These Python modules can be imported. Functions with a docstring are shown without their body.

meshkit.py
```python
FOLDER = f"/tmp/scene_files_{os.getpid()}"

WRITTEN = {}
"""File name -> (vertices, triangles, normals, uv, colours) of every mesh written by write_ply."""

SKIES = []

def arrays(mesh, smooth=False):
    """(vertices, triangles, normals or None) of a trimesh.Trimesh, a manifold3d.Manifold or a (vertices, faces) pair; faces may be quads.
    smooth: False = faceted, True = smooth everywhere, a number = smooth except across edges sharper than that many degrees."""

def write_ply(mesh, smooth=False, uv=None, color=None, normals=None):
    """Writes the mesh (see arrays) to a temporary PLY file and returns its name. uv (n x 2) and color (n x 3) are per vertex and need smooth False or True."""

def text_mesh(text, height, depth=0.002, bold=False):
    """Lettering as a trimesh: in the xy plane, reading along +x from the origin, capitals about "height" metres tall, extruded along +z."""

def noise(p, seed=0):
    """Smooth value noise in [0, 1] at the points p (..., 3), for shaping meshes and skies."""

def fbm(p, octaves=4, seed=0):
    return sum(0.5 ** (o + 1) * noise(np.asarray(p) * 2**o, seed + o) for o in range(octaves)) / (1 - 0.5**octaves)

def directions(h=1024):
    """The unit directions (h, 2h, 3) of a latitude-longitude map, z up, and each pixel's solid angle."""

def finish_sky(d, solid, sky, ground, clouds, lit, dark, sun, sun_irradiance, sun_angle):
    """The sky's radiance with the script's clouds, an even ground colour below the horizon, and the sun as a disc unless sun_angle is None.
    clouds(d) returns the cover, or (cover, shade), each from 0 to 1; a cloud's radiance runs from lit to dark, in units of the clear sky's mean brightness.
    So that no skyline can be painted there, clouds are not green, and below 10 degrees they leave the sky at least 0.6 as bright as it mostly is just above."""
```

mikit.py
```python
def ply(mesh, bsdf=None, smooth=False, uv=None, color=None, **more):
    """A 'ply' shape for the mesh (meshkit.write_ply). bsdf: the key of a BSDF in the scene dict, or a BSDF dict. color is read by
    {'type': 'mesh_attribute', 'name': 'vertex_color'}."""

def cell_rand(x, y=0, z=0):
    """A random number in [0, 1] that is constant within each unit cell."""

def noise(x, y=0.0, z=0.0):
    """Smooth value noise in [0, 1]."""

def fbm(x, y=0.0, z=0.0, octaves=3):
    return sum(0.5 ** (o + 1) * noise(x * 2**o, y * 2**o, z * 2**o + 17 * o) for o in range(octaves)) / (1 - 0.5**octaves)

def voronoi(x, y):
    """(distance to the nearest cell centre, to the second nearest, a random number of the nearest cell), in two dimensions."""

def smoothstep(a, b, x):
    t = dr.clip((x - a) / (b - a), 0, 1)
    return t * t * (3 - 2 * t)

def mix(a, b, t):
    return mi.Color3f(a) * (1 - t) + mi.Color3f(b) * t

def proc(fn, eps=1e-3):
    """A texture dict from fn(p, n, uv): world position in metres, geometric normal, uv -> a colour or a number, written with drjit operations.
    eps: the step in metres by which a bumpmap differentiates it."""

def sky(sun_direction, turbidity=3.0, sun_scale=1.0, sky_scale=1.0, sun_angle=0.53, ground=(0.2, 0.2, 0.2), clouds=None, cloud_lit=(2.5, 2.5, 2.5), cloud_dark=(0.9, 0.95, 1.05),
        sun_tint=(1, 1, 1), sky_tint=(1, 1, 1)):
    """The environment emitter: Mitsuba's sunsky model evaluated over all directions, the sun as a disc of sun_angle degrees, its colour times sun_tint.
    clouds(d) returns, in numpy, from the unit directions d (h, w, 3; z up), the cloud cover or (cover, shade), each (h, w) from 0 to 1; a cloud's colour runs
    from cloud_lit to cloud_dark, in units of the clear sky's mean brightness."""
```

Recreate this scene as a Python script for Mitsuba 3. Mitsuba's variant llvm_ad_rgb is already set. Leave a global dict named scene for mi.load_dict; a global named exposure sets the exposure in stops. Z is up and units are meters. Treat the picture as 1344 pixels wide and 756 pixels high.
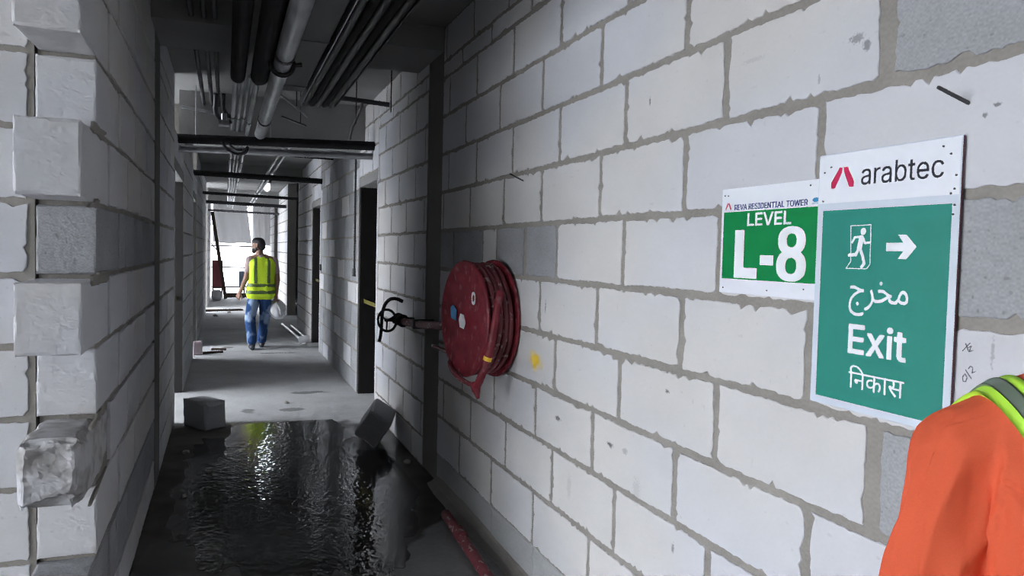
import math, random, json
import numpy as np, trimesh, mitsuba as mi, drjit as dr
import mikit, meshkit
import manifold3d as m3
from shapely.geometry import Polygon
from shapely import affinity
from mikit import ply, proc, noise, fbm, voronoi, smoothstep, mix, cell_rand

random.seed(7)
RNG = np.random.default_rng(11)
T = mi.ScalarTransform4f
scene, labels = {}, {}

# ------------------------------------------------------------------ camera, sky, exposure
EYE = 1.64
YAW, PITCH, ROLL, FOCAL = 0.359460, -0.045390, 0.023502, 1005.0
_fw = np.array([math.sin(YAW)*math.cos(PITCH), math.cos(YAW)*math.cos(PITCH), math.sin(PITCH)])
_rt = np.array([math.cos(YAW), -math.sin(YAW), 0.0]); _up = np.cross(_rt, _fw)
_up = -math.sin(ROLL)*_rt + math.cos(ROLL)*_up
scene['camera'] = {'type': 'perspective', 'fov_axis': 'x', 'fov': 2*math.degrees(math.atan(672/FOCAL)), 'near_clip': 0.05, 'far_clip': 500.0,
    'to_world': T().look_at(origin=[0, 0, EYE], target=[float(_fw[0]), float(_fw[1]), EYE+float(_fw[2])], up=_up.tolist())}
exposure = 5.14
def overcast(d):
    n = meshkit.fbm(d*3.0, 4, 5)
    return np.ones(d.shape[:2]), np.clip(n*0.6, 0, 1)
scene['sky'] = mikit.sky([-0.5, 0.3, 0.8], turbidity=5.0, sun_scale=0.0, sky_scale=1.0, sun_angle=None, ground=(0.60, 0.60, 0.60), clouds=overcast,
    cloud_lit=(2.52, 2.62, 2.78), cloud_dark=(1.84, 1.94, 2.10))

# ------------------------------------------------------------------ materials
def diffuse(c): return {'type': 'twosided', 'bsdf': {'type': 'diffuse', 'reflectance': c if isinstance(c, dict) else {'type': 'rgb', 'value': list(c)}}}
def bumped(c, fn, s, eps=1e-3): return {'type': 'twosided', 'bsdf': {'type': 'bumpmap', 'arbitrary': proc(fn, eps), 'scale': s, 'bsdf': {'type': 'diffuse', 'reflectance': c}}}
def prin(c, rough=.5, metal=0.0, spec=.5, **k):
    return {'type': 'twosided', 'bsdf': {'type': 'principled', 'base_color': c if isinstance(c, dict) else {'type': 'rgb', 'value': list(c)}, 'roughness': rough, 'metallic': metal, 'specular': spec, **k}}

SMUDGE = [(1.457,2.174,.022,.012,.55),(1.425,2.152,.012,.014,.6),(1.578,2.10,.004,.014,.4),(1.088,1.954,.010,.004,.7),(1.113,1.937,.006,.005,.7),(2.415,2.192,.005,.015,.8),
          (3.313,1.39,.006,.028,.7),(3.14,.898,.03,.010,.8),(2.635,.90,.026,.010,.85),(2.52,.905,.02,.012,.35),(2.173,.661,.009,.016,.6),(2.238,1.181,.012,.006,.8),
          (2.425,.779,.03,.05,.16),(1.071,1.464,.004,.03,.35),(1.84,2.21,.05,.007,.15),(2.9,1.0,.012,.006,.5),(3.0,.62,.02,.05,.14),(1.75,.62,.05,.06,.10)]
def white_fn(p, n, uv):
    t = fbm(p.x*3.1+3, p.y*3.1, p.z*3.1, 4)
    g = noise(p.x*160, p.y*160, p.z*160)
    s = noise(p.x*46+9, p.y*46, p.z*46)
    v = 0.90 + 0.16*t + 0.035*(g-.5) - 0.10*smoothstep(.90, .99, s)
    w = fbm(p.x*1.1+31, p.y*1.1+7, p.z*1.6, 2)
    c = mix((.580,.590,.625), (.615,.605,.592), smoothstep(.3, .72, w))*v
    k = mi.Float(0); q = noise(p.y*230, p.z*230, 3.)
    for (y, z, a, b, e) in SMUDGE:
        r = dr.sqrt(dr.square((p.y-y)/a) + dr.square((p.z-z)/b))
        k = dr.maximum(k, e*(1-smoothstep(.5, 1.3, r+.9*(q-.5))))
    k = dr.select(p.x > 1.3, k, 0)
    c = c*(1-k) + mi.Color3f(.10,.10,.11)*k
    r = dr.sqrt(dr.square((p.y-3.418)/.105) + dr.square((p.z-1.119)/.050)) + .5*(noise(p.y*30, p.z*30, 1.)-.5)
    y = dr.select(p.x > 1.3, .95*(1-smoothstep(.25, 1.15, r)), 0)
    return c*(1-y) + mi.Color3f(.78,.55,.04)*y
def grey_fn(p, n, uv):
    t = fbm(p.x*5+13, p.y*5, p.z*5, 3); g = noise(p.x*210, p.y*210, p.z*210); s = noise(p.x*75+9, p.y*75, p.z*75)
    return mi.Color3f(.36,.37,.385)*(.80 + .25*t + .30*(g-.5) - .22*smoothstep(.82, .95, s))
def mortar_fn(p, n, uv):
    t = fbm(p.x*9+1, p.y*9, p.z*9, 3); g = noise(p.x*150, p.y*150, p.z*150)
    return mi.Color3f(.300,.285,.262)*(.80 + .30*t + .14*(g-.5))
def conc_fn(p, n, uv):
    t = fbm(p.x*1.7+4, p.y*1.7, p.z*1.7, 4); g = noise(p.x*90, p.y*90, p.z*90)
    return mi.Color3f(.30,.30,.295)*(.66 + .62*t + .10*(g-.5))
def rough_fn(p, n, uv): return fbm(p.x*70, p.y*70, p.z*70, 3)
scene['block_white'] = bumped(proc(white_fn), rough_fn, .0012)
scene['block_grey'] = bumped(proc(grey_fn), rough_fn, .004)
def dirty_fn(p, n, uv): return mix(white_fn(p, n, uv)*.86, mi.Color3f(.36,.355,.35)*(.7+.6*fbm(p.x*40, p.y*40, p.z*40, 3)), smoothstep(.40, .66, fbm(p.x*13+2, p.y*13, p.z*13+5, 4)))
scene['block_dirty'] = bumped(proc(dirty_fn), rough_fn, .006)
scene['mortar'] = bumped(proc(mortar_fn), rough_fn, .005)
scene['concrete'] = diffuse(proc(conc_fn))
def shaded_conc_fn(p, n, uv): return mi.Color3f(.20,.196,.19)*(.66 + .62*fbm(p.x*2.7+4, p.y*2.7, p.z*1.1, 4))  # concrete for the columns, with their shade put into the colour
scene['shaded_concrete'] = diffuse(proc(shaded_conc_fn))
# floor: dry screed, a wet dark patch in front, damp dirt on the left, small dark spots
def wet_of(p):
    nn = fbm(p.x*3.2+5, p.y*3.2, 0., 4)-.5
    n2 = fbm(p.x*9+5, p.y*9, 0., 3)-.5
    yb = 3.72 + dr.select(p.x > .6, (p.x-.6)*1.12, (p.x-.6)*6.0)
    near = smoothstep(-.03, .05, p.y - yb + .14*nn + .10*n2)
    far = 1-smoothstep(-.10, .12, p.y - (7.46 - .12*p.x) + .5*nn)
    return near*far
def mud_of(p):
    nn = fbm(p.x*4+1, p.y*4, 2., 4)-.5
    a = 1-smoothstep(.0, .16, p.x - (.02 + .12*dr.clip(p.y-5.6, 0, 2)) + .35*nn)
    return a*smoothstep(4.75, 5.15, p.y - 1.1*p.x + .5*nn)*(1-smoothstep(7.3, 7.6, p.y + .4*nn))
SPOT = [(.22,8.05,.10,.16),(.62,8.0,.14,.07),(.9,8.9,.2,.1),(.05,13.2,.1,.12),(.75,12.4,.3,.06)]
def floor_col(p, n, uv):
    t = fbm(p.x*1.3, p.y*1.3, 7., 4); g = noise(p.x*60, p.y*60, 0.); u = fbm(p.x*6, p.y*6, 1., 3)
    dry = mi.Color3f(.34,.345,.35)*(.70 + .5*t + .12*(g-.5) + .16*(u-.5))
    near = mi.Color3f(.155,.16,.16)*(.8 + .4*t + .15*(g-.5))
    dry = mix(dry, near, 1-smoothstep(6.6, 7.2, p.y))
    wet, mud = wet_of(p), mud_of(p)
    c = mix(dry, mi.Color3f(.030,.028,.026)*(.6+.8*u), wet*.97)
    c = mix(c, mi.Color3f(.085,.076,.066)*(.5+u), mud*.85)
    k = mi.Float(0)
    for (x, y, a, b) in SPOT:
        r = dr.sqrt(dr.square((p.x-x)/a) + dr.square((p.y-y)/b)) + 1.2*(u-.5)
        k = dr.maximum(k, .7*(1-smoothstep(.6, 1.1, r)))
    return mix(c, mi.Color3f(.08,.08,.08), k)
def floor_rough(p, n, uv):
    u = fbm(p.x*5+2, p.y*5, 3., 3)
    w = wet_of(p)*(1-mud_of(p))
    return dr.lerp(mi.Float(.85), .16 + .22*u, w)
def floor_bump(p, n, uv):
    w = wet_of(p)*(1-mud_of(p))
    return fbm(p.x*24, p.y*24, 0., 3)*(1-.93*w) + .9*mud_of(p)*fbm(p.x*7, p.y*7, 4., 3)
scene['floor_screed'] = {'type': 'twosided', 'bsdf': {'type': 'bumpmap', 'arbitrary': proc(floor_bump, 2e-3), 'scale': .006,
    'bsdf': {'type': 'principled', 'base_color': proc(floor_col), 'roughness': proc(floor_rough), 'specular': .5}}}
def ripple(p, n, uv): return .7*fbm(p.x*20, p.y*13, 0., 3) + .5*noise(p.x*52, p.y*40, 5.)
scene['water'] = {'type': 'twosided', 'bsdf': {'type': 'bumpmap', 'arbitrary': proc(ripple, 4e-3), 'scale': .0020,
    'bsdf': {'type': 'principled', 'base_color': {'type': 'rgb', 'value': [.020,.020,.019]}, 'roughness': .045, 'specular': .5}}}
def steel_fn(p, n, uv): return mi.Color3f(.42,.43,.45)*(.6 + .8*fbm(p.x*14, p.y*5, p.z*14, 3))
def black_fn(p, n, uv): return mi.Color3f(.012,.012,.013)*(.6 + .8*fbm(p.x*10, p.y*6, p.z*10, 3))
def red_fn(p, n, uv):
    t = fbm(p.x*16, p.y*16, p.z*16, 4); d = smoothstep(.60, .74, fbm(p.x*42+3, p.y*42, p.z*20, 3))
    c = mi.Color3f(.175,.018,.028)*(.55 + .85*t)
    return mix(c, mi.Color3f(.26,.17,.17), .35*d)
def redpipe_fn(p, n, uv):
    d = .55*smoothstep(.62, .70, fbm(p.x*46+3, p.y*26, p.z*46, 3))
    return mix(mi.Color3f(.15,.034,.042)*(.6+.8*fbm(p.x*9, p.y*9, p.z*9)), mi.Color3f(.34,.28,.27), d)
def wood_fn(p, n, uv):
    return mi.Color3f(.055,.043,.036)*(.5 + fbm(p.x*30, p.y*30, p.z*3, 3))
def jean_fn(p, n, uv):
    t = fbm(p.x*9, p.y*9, p.z*6, 3)
    return mix((.035,.075,.19), (.30,.40,.58), smoothstep(.48, .68, t))
def orange_fn(p, n, uv):
    t = fbm(p.x*11, p.y*11, p.z*6, 3); g = noise(p.x*900, p.y*900, p.z*900)
    return mi.Color3f(.60,.100,.044)*(.86 + .22*t + .10*(g-.5))
scene['galvanised'] = prin(proc(steel_fn), .42, .75)
scene['black_foam'] = prin(proc(black_fn), .75, spec=.25)
scene['kerb_concrete'] = diffuse(proc(lambda p, n, uv: conc_fn(p, n, uv)*1.35*mi.Color3f(.97,1.0,1.02)))
scene['red_enamel'] = prin(proc(red_fn), .5, spec=.35)
scene['red_pipe_paint'] = prin(proc(redpipe_fn), .5)
scene['dark_wood'] = diffuse(proc(wood_fn))
scene['denim'] = diffuse(proc(jean_fn))
scene['orange_cotton'] = {'type': 'twosided', 'bsdf': {'type': 'principled', 'base_color': proc(orange_fn), 'roughness': .8, 'specular': .2, 'sheen': .25}}
scene['sheet_grey'] = {'type': 'principledthin', 'base_color': {'type': 'rgb', 'value': [.36,.36,.365]}, 'roughness': .9, 'diff_trans': .16, 'eta': 1.3}
scene['sack_grey'] = prin((.40,.40,.41), .9)
for k, c, r in (('steel_dark', (.05,.05,.055), .5), ('duct_grey', (.11,.11,.115), .55), ('rubber', (.015,.015,.016), .45), ('sign_white', (.74,.77,.83), .35), ('sign_border', (.58,.64,.72), .4), ('sign_edge', (.10,.04,.05), .6), ('exit_green', (.028,.235,.185), .38),
    ('level_green', (.005,.215,.060), .38), ('letter_white', (.80,.83,.87), .4), ('logo_red', (.55,.03,.10), .4), ('text_black', (.02,.022,.03), .5), ('text_navy', (.045,.05,.20), .5), ('logo_blue', (.04,.22,.42), .5),
    ('lime_tape', (.45,.80,.06), .6), ('grey_tape', (.13,.17,.13), .35), ('vest_yellow', (.62,.85,.03), .7), ('vest_band', (.10,.16,.05), .5), ('skin', (.30,.17,.12), .55), ('hair_black', (.018,.016,.018), .6),
    ('shirt', (.42,.32,.32), .8), ('helmet_white', (.80,.81,.84), .3), ('boot', (.05,.055,.065), .6), ('eye_white', (.7,.7,.7), .3), ('yellow_band', (.80,.50,.04), .5), ('tape_yellow', (.11,.095,.015), .5),
    ('maroon', (.16,.035,.045), .8), ('blue_grey', (.20,.27,.36), .6), ('white_paint', (.70,.71,.74), .5), ('sticker_blue', (.05,.20,.42), .4), ('pencil', (.10,.10,.12), .8),
    ('wire_green', (.12,.24,.20), .5), ('added_dark_lining', (.022,.020,.020), .7), ('pink_card', (.27,.22,.24), .8)):
    scene[k] = prin(c, r)

# ------------------------------------------------------------------ helpers
def key_for(name, parent=None):
    base = name if parent is None else parent + '__' + name
    if base not in scene and base not in labels: return base
    k = 1
    while f'{base}_{k:03d}' in scene or f'{base}_{k:03d}' in labels: k += 1
    return f'{base}_{k:03d}'
def obj(name, mesh, mat, parent=None, label=None, cat=None, group=None, kind=None, smooth=False):
    k = key_for(name, parent)
    scene[k] = ply(mesh, mat, smooth)
    d = {a: b for a, b in (('label', label), ('category', cat), ('group', group), ('kind', kind)) if b}
    if d: labels[k] = d
    return k
def thing(name, label, cat, group=None, kind=None):
    k = key_for(name); labels[k] = {a: b for a, b in (('label', label), ('category', cat), ('group', group), ('kind', kind)) if b}
    return k
def bx(x0, x1, y0, y1, z0, z1):
    m = trimesh.creation.box((abs(x1-x0), abs(y1-y0), abs(z1-z0))); m.apply_translation(((x0+x1)/2, (y0+y1)/2, (z0+z1)/2)); return m
def cat_(ms): return trimesh.util.concatenate(list(ms))
def bevel_box(x0, x1, y0, y1, z0, z1, b=.004):
    pts = []
    for sx in (0, 1):
        for sy in (0, 1):
            for sz in (0, 1):
                x, y, z = (x0, x1)[sx], (y0, y1)[sy], (z0, z1)[sz]; dx, dy, dz = b*(1-2*sx), b*(1-2*sy), b*(1-2*sz)
                pts += [(x, y+dy, z+dz), (x+dx, y, z+dz), (x+dx, y+dy, z)]
    return trimesh.convex.convex_hull(np.array(pts))
def tube(pts, r, seg=12, closed=False):
    p = np.asarray(pts, float); n = len(p); r = np.broadcast_to(np.asarray(r, float), (n,))
    if closed: t = np.roll(p, -1, 0)-np.roll(p, 1, 0)
    else: t = np.gradient(p, axis=0)
    t /= np.linalg.norm(t, axis=1, keepdims=True)+1e-12
    a = np.cross(t[0], [0, 0, 1.] if abs(t[0][2]) < .9 else [1., 0, 0]); a /= np.linalg.norm(a)
    A = []
    for i in range(n):
        a = a - t[i]*(a@t[i]); a /= np.linalg.norm(a); A.append(a)
    A = np.array(A); B = np.cross(t, A); g = np.arange(seg)*2*np.pi/seg
    v = p[:, None]+r[:, None, None]*(np.cos(g)[None, :, None]*A[:, None]+np.sin(g)[None, :, None]*B[:, None])
    f = []
    for i in range(n if closed else n-1):
        j = (i+1) % n
        for k in range(seg):
            q = (k+1) % seg; f += [(i*seg+k, i*seg+q, j*seg+q), (i*seg+k, j*seg+q, j*seg+k)]
    V = v.reshape(-1, 3)
    if not closed:
        V = np.vstack([V, p[:1], p[-1:]]); c0, c1 = len(V)-2, len(V)-1
        for k in range(seg):
            q = (k+1) % seg; f += [(c0, q, k), (c1, (n-1)*seg+k, (n-1)*seg+q)]
    m = trimesh.Trimesh(V, np.array(f), process=False)
    if m.volume < 0: m.invert()
    return m
def curve(pts, n=24):
    from scipy.interpolate import CubicSpline
    p = np.asarray(pts, float); s = np.r_[0, np.cumsum(np.linalg.norm(np.diff(p, axis=0), axis=1))]
    return CubicSpline(s, p)(np.linspace(0, s[-1], n))
def frame_to(mesh, o, x, y, z):
    """local axes x, y, z (unit vectors) at o"""
    M = np.eye(4); M[:3, 0], M[:3, 1], M[:3, 2], M[:3, 3] = x, y, z, o
    m = mesh.copy(); m.apply_transform(M); return m
def lathe(profile, n=32):
    """profile: (r, h) pairs, axis z"""
    return trimesh.creation.revolve(np.array(profile, float), sections=n)

# ---- blocks: one outline in wall coordinates (s along the wall, z up, d out of the wall)
def block_mesh(s0, s1, z0, z1, to_world, step=.03, amp=.007, proud=.004, back=.012, seed=0):
    rng = np.random.default_rng(seed)
    w, h = s1-s0, z1-z0
    nx, nz = max(1, int(round(w/step))), max(1, int(round(h/step)))
    e = []
    for (a, b, k, nrm) in (((s0, z0), (s1, z0), nx, (0, 1)), ((s1, z0), (s1, z1), nz, (-1, 0)), ((s1, z1), (s0, z1), nx, (0, -1)), ((s0, z1), (s0, z0), nz, (1, 0))):
        a, b, nrm = np.array(a), np.array(b), np.array(nrm, float)
        low = np.interp(np.linspace(0, 1, k+1), np.linspace(0, 1, 5), rng.random(5))
        for i in range(k):
            o = amp*(.25+.8*low[i]+.7*(rng.random()-.5)) if k > 1 else amp*.6
            if k > 4 and rng.random() < .10: o += amp*(.5+1.4*rng.random())
            jit = (rng.random()-.5)*.6/k if 0 < i else 0
            e.append(a+(b-a)*(i/k+jit)+nrm*max(o, 0))
    # corners lie on two sides: pull them in along both
    q = np.array(e); c = q.mean(0)
    for i in (0, nx, nx+nz, 2*nx+nz):
        q[i] += (c-q[i])/np.linalg.norm(c-q[i])*amp*(.1+.5*rng.random())
    g = np.unwrap(np.arctan2(q[:, 1]-c[1], q[:, 0]-c[0])); keep = [0]
    for i in range(1, len(q)):
        if g[i]-g[keep[-1]] > .004 and g[0]+2*math.pi-g[i] > .004: keep.append(i)
    q = q[keep]
    n = len(q); inn = c+(q-c)*(1-.0022/np.maximum(np.linalg.norm(q-c, axis=1, keepdims=True), .02))
    tilt = (rng.random(2)-.5)*.006
    dd = lambda x: proud+(x-c)@tilt
    V = np.vstack([np.c_[q, np.full(n, -back)], np.c_[q, dd(q)-.0018], np.c_[inn, dd(inn)], [[*c, proud]]])
    i = np.arange(n); j = (i+1) % n
    F = np.vstack([np.c_[i, j, n+j], np.c_[i, n+j, n+i], np.c_[n+i, n+j, 2*n+j], np.c_[n+i, 2*n+j, 2*n+i], np.c_[2*n+i, 2*n+j, np.full(n, 3*n)]])
    W = to_world(V)
    d = np.array(to_world(np.array([[0, 0, 0], [1, 0, 0], [0, 1, 0], [0, 0, 1.]]))); d = d[1:]-d[0]
    if np.linalg.det(d) < 0: F = F[:, ::-1]
    return trimesh.Trimesh(W, F, process=False)
BED = [.213, .482, .748, 1.005, 1.262, 1.519, 1.784, 2.050, 2.312, 2.573, 2.834, 2.948, 3.19]
SEED = [100]
def lay(wall, joints_of, s_lo, s_hi, to_world, beds=BED, rows=None, detail=lambda s: (.03, .007), grey=lambda r, a, b: False, thick=lambda r, j: .0085, label_grey='rough grey concrete block among the white blocks'):
    """lays the courses of one wall; joints_of(r) gives the upright joints of course r"""
    for r in range(len(beds)-1) if rows is None else rows:
        z0, z1 = beds[r], beds[r+1]
        js = sorted(j for j in joints_of(r) if s_lo+.05 < j < s_hi-.05)
        ends = [(s_lo, .0)]+[(j, thick(r, j)) for j in js]+[(s_hi, .0)]
        for (a, ta), (b, tb) in zip(ends, ends[1:]):
            st, am = detail(.5*(a+b)); SEED[0] += 1
            g = grey(r, a, b)
            m = block_mesh(a+max(ta, .003), b-max(tb, .003), z0+(.0065 if z0 > .3 else .002), z1-.0065, to_world, st, am, seed=SEED[0])
            obj('block', m, 'block_grey' if g else 'block_white', wall, label=label_grey if g else None)
def bond(start, r, step=.61, lo=-4., hi=40.):
    o = start+(step/2 if r % 2 else 0); k = math.floor((lo-o)/step)
    return [o+step*i for i in range(k, int((hi-o)/step)+1)]
GLYPHS = {"ar":[[[[296,76],[284,111],[319,123],[357,147],[381,171],[396,197],[402,219],[402,251],[393,280],[370,325],[402,343],[422,308],[446,238],[458,226],[474,220],[532,223],[582,235],[660,274],[653,284],[638,293],[597,308],[538,311],[516,305],[510,343],[537,349],[584,349],[610,343],[702,296],[736,293],[739,258],[720,258],[713,250],[731,229],[764,220],[793,220],[809,226],[833,256],[848,293],[868,326],[883,340],[909,352],[938,352],[962,340],[985,314],[1000,276],[1000,240],[991,214],[979,199],[950,185],[897,188],[849,211],[842,211],[821,188],[801,182],[736,185],[707,196],[692,211],[683,237],[676,243],[601,202],[540,185],[463,182],[432,200],[428,182],[411,150],[361,103],[328,85]],[[865,243],[884,232],[913,223],[949,226],[965,245],[962,277],[947,301],[935,311],[904,311],[883,286]]],[[[531,413],[531,431],[545,446],[563,446],[578,431],[578,413],[563,399],[545,399]]],[[[0,106],[3,164],[12,194],[29,226],[79,276],[159,318],[140,328],[89,340],[40,340],[18,334],[12,369],[44,378],[97,378],[210,343],[264,340],[264,302],[221,299],[168,284],[136,270],[91,240],[62,208],[47,181],[38,148],[38,116],[53,80],[68,65],[95,50],[148,38],[189,38],[264,56],[273,41],[276,23],[238,9],[191,0],[138,0],[103,6],[44,32],[15,65]]],[[[135,147],[135,164],[150,179],[167,179],[182,164],[182,147],[167,132],[150,132]]]],"de":[[[[0,225],[0,252],[30,253],[20,292],[30,329],[54,351],[87,361],[144,359],[196,339],[220,322],[257,285],[279,252],[1000,252],[1000,225],[958,224],[958,5],[926,5],[925,109],[847,106],[806,114],[795,108],[795,100],[812,80],[874,25],[874,17],[856,0],[847,5],[787,64],[755,104],[743,126],[740,144],[752,161],[780,161],[796,146],[804,152],[809,165],[812,197],[803,225],[695,225],[691,222],[691,5],[658,5],[657,225],[504,225],[500,222],[500,147],[532,163],[562,163],[577,158],[599,136],[606,97],[597,50],[584,25],[574,22],[552,35],[567,63],[574,90],[569,123],[551,136],[538,136],[518,126],[500,108],[500,5],[468,5],[467,72],[428,52],[384,54],[354,74],[344,92],[339,114],[344,149],[364,173],[399,188],[446,188],[455,186],[453,156],[410,161],[392,156],[379,145],[371,128],[371,115],[379,94],[405,79],[437,84],[457,97],[468,108],[467,225],[288,225],[287,5],[255,5],[255,120],[252,123],[184,124],[181,89],[168,79],[156,79],[141,87],[126,101],[116,121],[116,139],[129,151],[252,151],[255,155],[255,222],[251,225],[70,225],[67,221],[67,5],[35,5],[35,224]],[[844,176],[832,136],[853,134],[892,134],[925,139],[925,225],[837,225],[844,198]],[[55,304],[57,266],[66,253],[243,254],[237,264],[200,302],[168,322],[137,332],[105,334],[75,327],[60,314]]]]}
# ------------------------------------------------------------------ large structure
XR, XL, H = 1.42, -.435, 3.19
YEND = 27.4
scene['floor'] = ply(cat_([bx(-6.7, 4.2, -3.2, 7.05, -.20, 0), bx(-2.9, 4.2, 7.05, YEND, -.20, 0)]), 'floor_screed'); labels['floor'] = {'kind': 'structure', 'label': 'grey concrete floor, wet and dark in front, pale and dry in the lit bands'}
scene['ceiling'] = ply(cat_([bx(-6.7, 4.2, -3.2, 7.05, H, H+.25), bx(-2.9, 4.2, 7.05, YEND, H, H+.25)]), 'concrete'); labels['ceiling'] = {'kind': 'structure', 'label': 'raw concrete slab ceiling above the pipes'}
S = lambda name, mesh, mat='concrete', label=None, parent=None: obj(name, mesh, mat, parent, label=label, kind='structure' if parent is None else None)
S('ceiling_beam', bx(XL, XR, 5.22, 5.95, 3.03, H), label='concrete beam across the corridor between the columns')
S('ceiling_beam', bx(XL, XR, 8.40, 8.80, 2.74, H), label='deep concrete beam behind the pair of cross pipes')
S('ceiling_beam', bx(XL, XR, 15.6, 15.9, 2.98, H), label='concrete beam beyond the second doorway')
S('ceiling_beam', bx(XL, XR, 22.6, 22.9, 2.85, H), label='farthest concrete beam near the bright end')
toR = lambda v: np.c_[XR-v[:, 2], v[:, 0], v[:, 1]]
toL = lambda v: np.c_[XL+v[:, 2], v[:, 0], v[:, 1]]
# right wall beside the camera, its joints as they lie
scene['wall_right'] = ply(bx(XR, XR+.2, -3.0, 5.22, .213, H), 'mortar'); labels['wall_right'] = {'kind': 'structure', 'label': 'wall of white blocks with grey mortar, lit near the signs'}
JR = [[2.80,3.41,4.035,4.665], [1.978,2.589,3.193,3.815,4.441,5.064], [1.557,2.178,2.793,3.406,4.02,4.633], [1.351,1.962,2.579,3.19,3.808,4.42,5.03], [1.566,2.168,2.784,3.387,4.0,4.61],
      [1.36,1.975,2.579,3.199,3.595,4.029,4.278,4.88], [1.565,2.177,2.783,3.398,3.928,4.542,5.159], [1.367,1.97,2.591,3.202,3.804,4.429,5.042], [1.58,2.189,2.803,3.414,4.024,4.659],
      [1.98,2.589,3.214,3.822,4.451,5.051], [2.35,2.97,3.581,4.197,4.765], [2.10,2.71,3.31,3.92,4.538,5.15]]
def jr(r):
    j = JR[r]; lo = min(j); return [lo-.61*i for i in range(1, 9)]+j
lay('wall_right', jr, -2.0, 5.215, toR, detail=lambda s: (.016, .0085) if s > .6 else (.3, .006),
    grey=lambda r, a, b: (r == 7 and .6 < a < 1.1) or (r == 3 and .6 < a < 1.1) or (r == 5 and (.6 < a < 1.2 or 3.1 < a < 4.0 or a > 4.2)),
    thick=lambda r, j: .019 if abs(j-1.367)+abs(r-7) < .01 or abs(j-1.351)+abs(r-3) < .01 or abs(j-1.566)+abs(r-4) < .01 else .015 if abs(j-3.595) < .01 else .0095)
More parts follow.
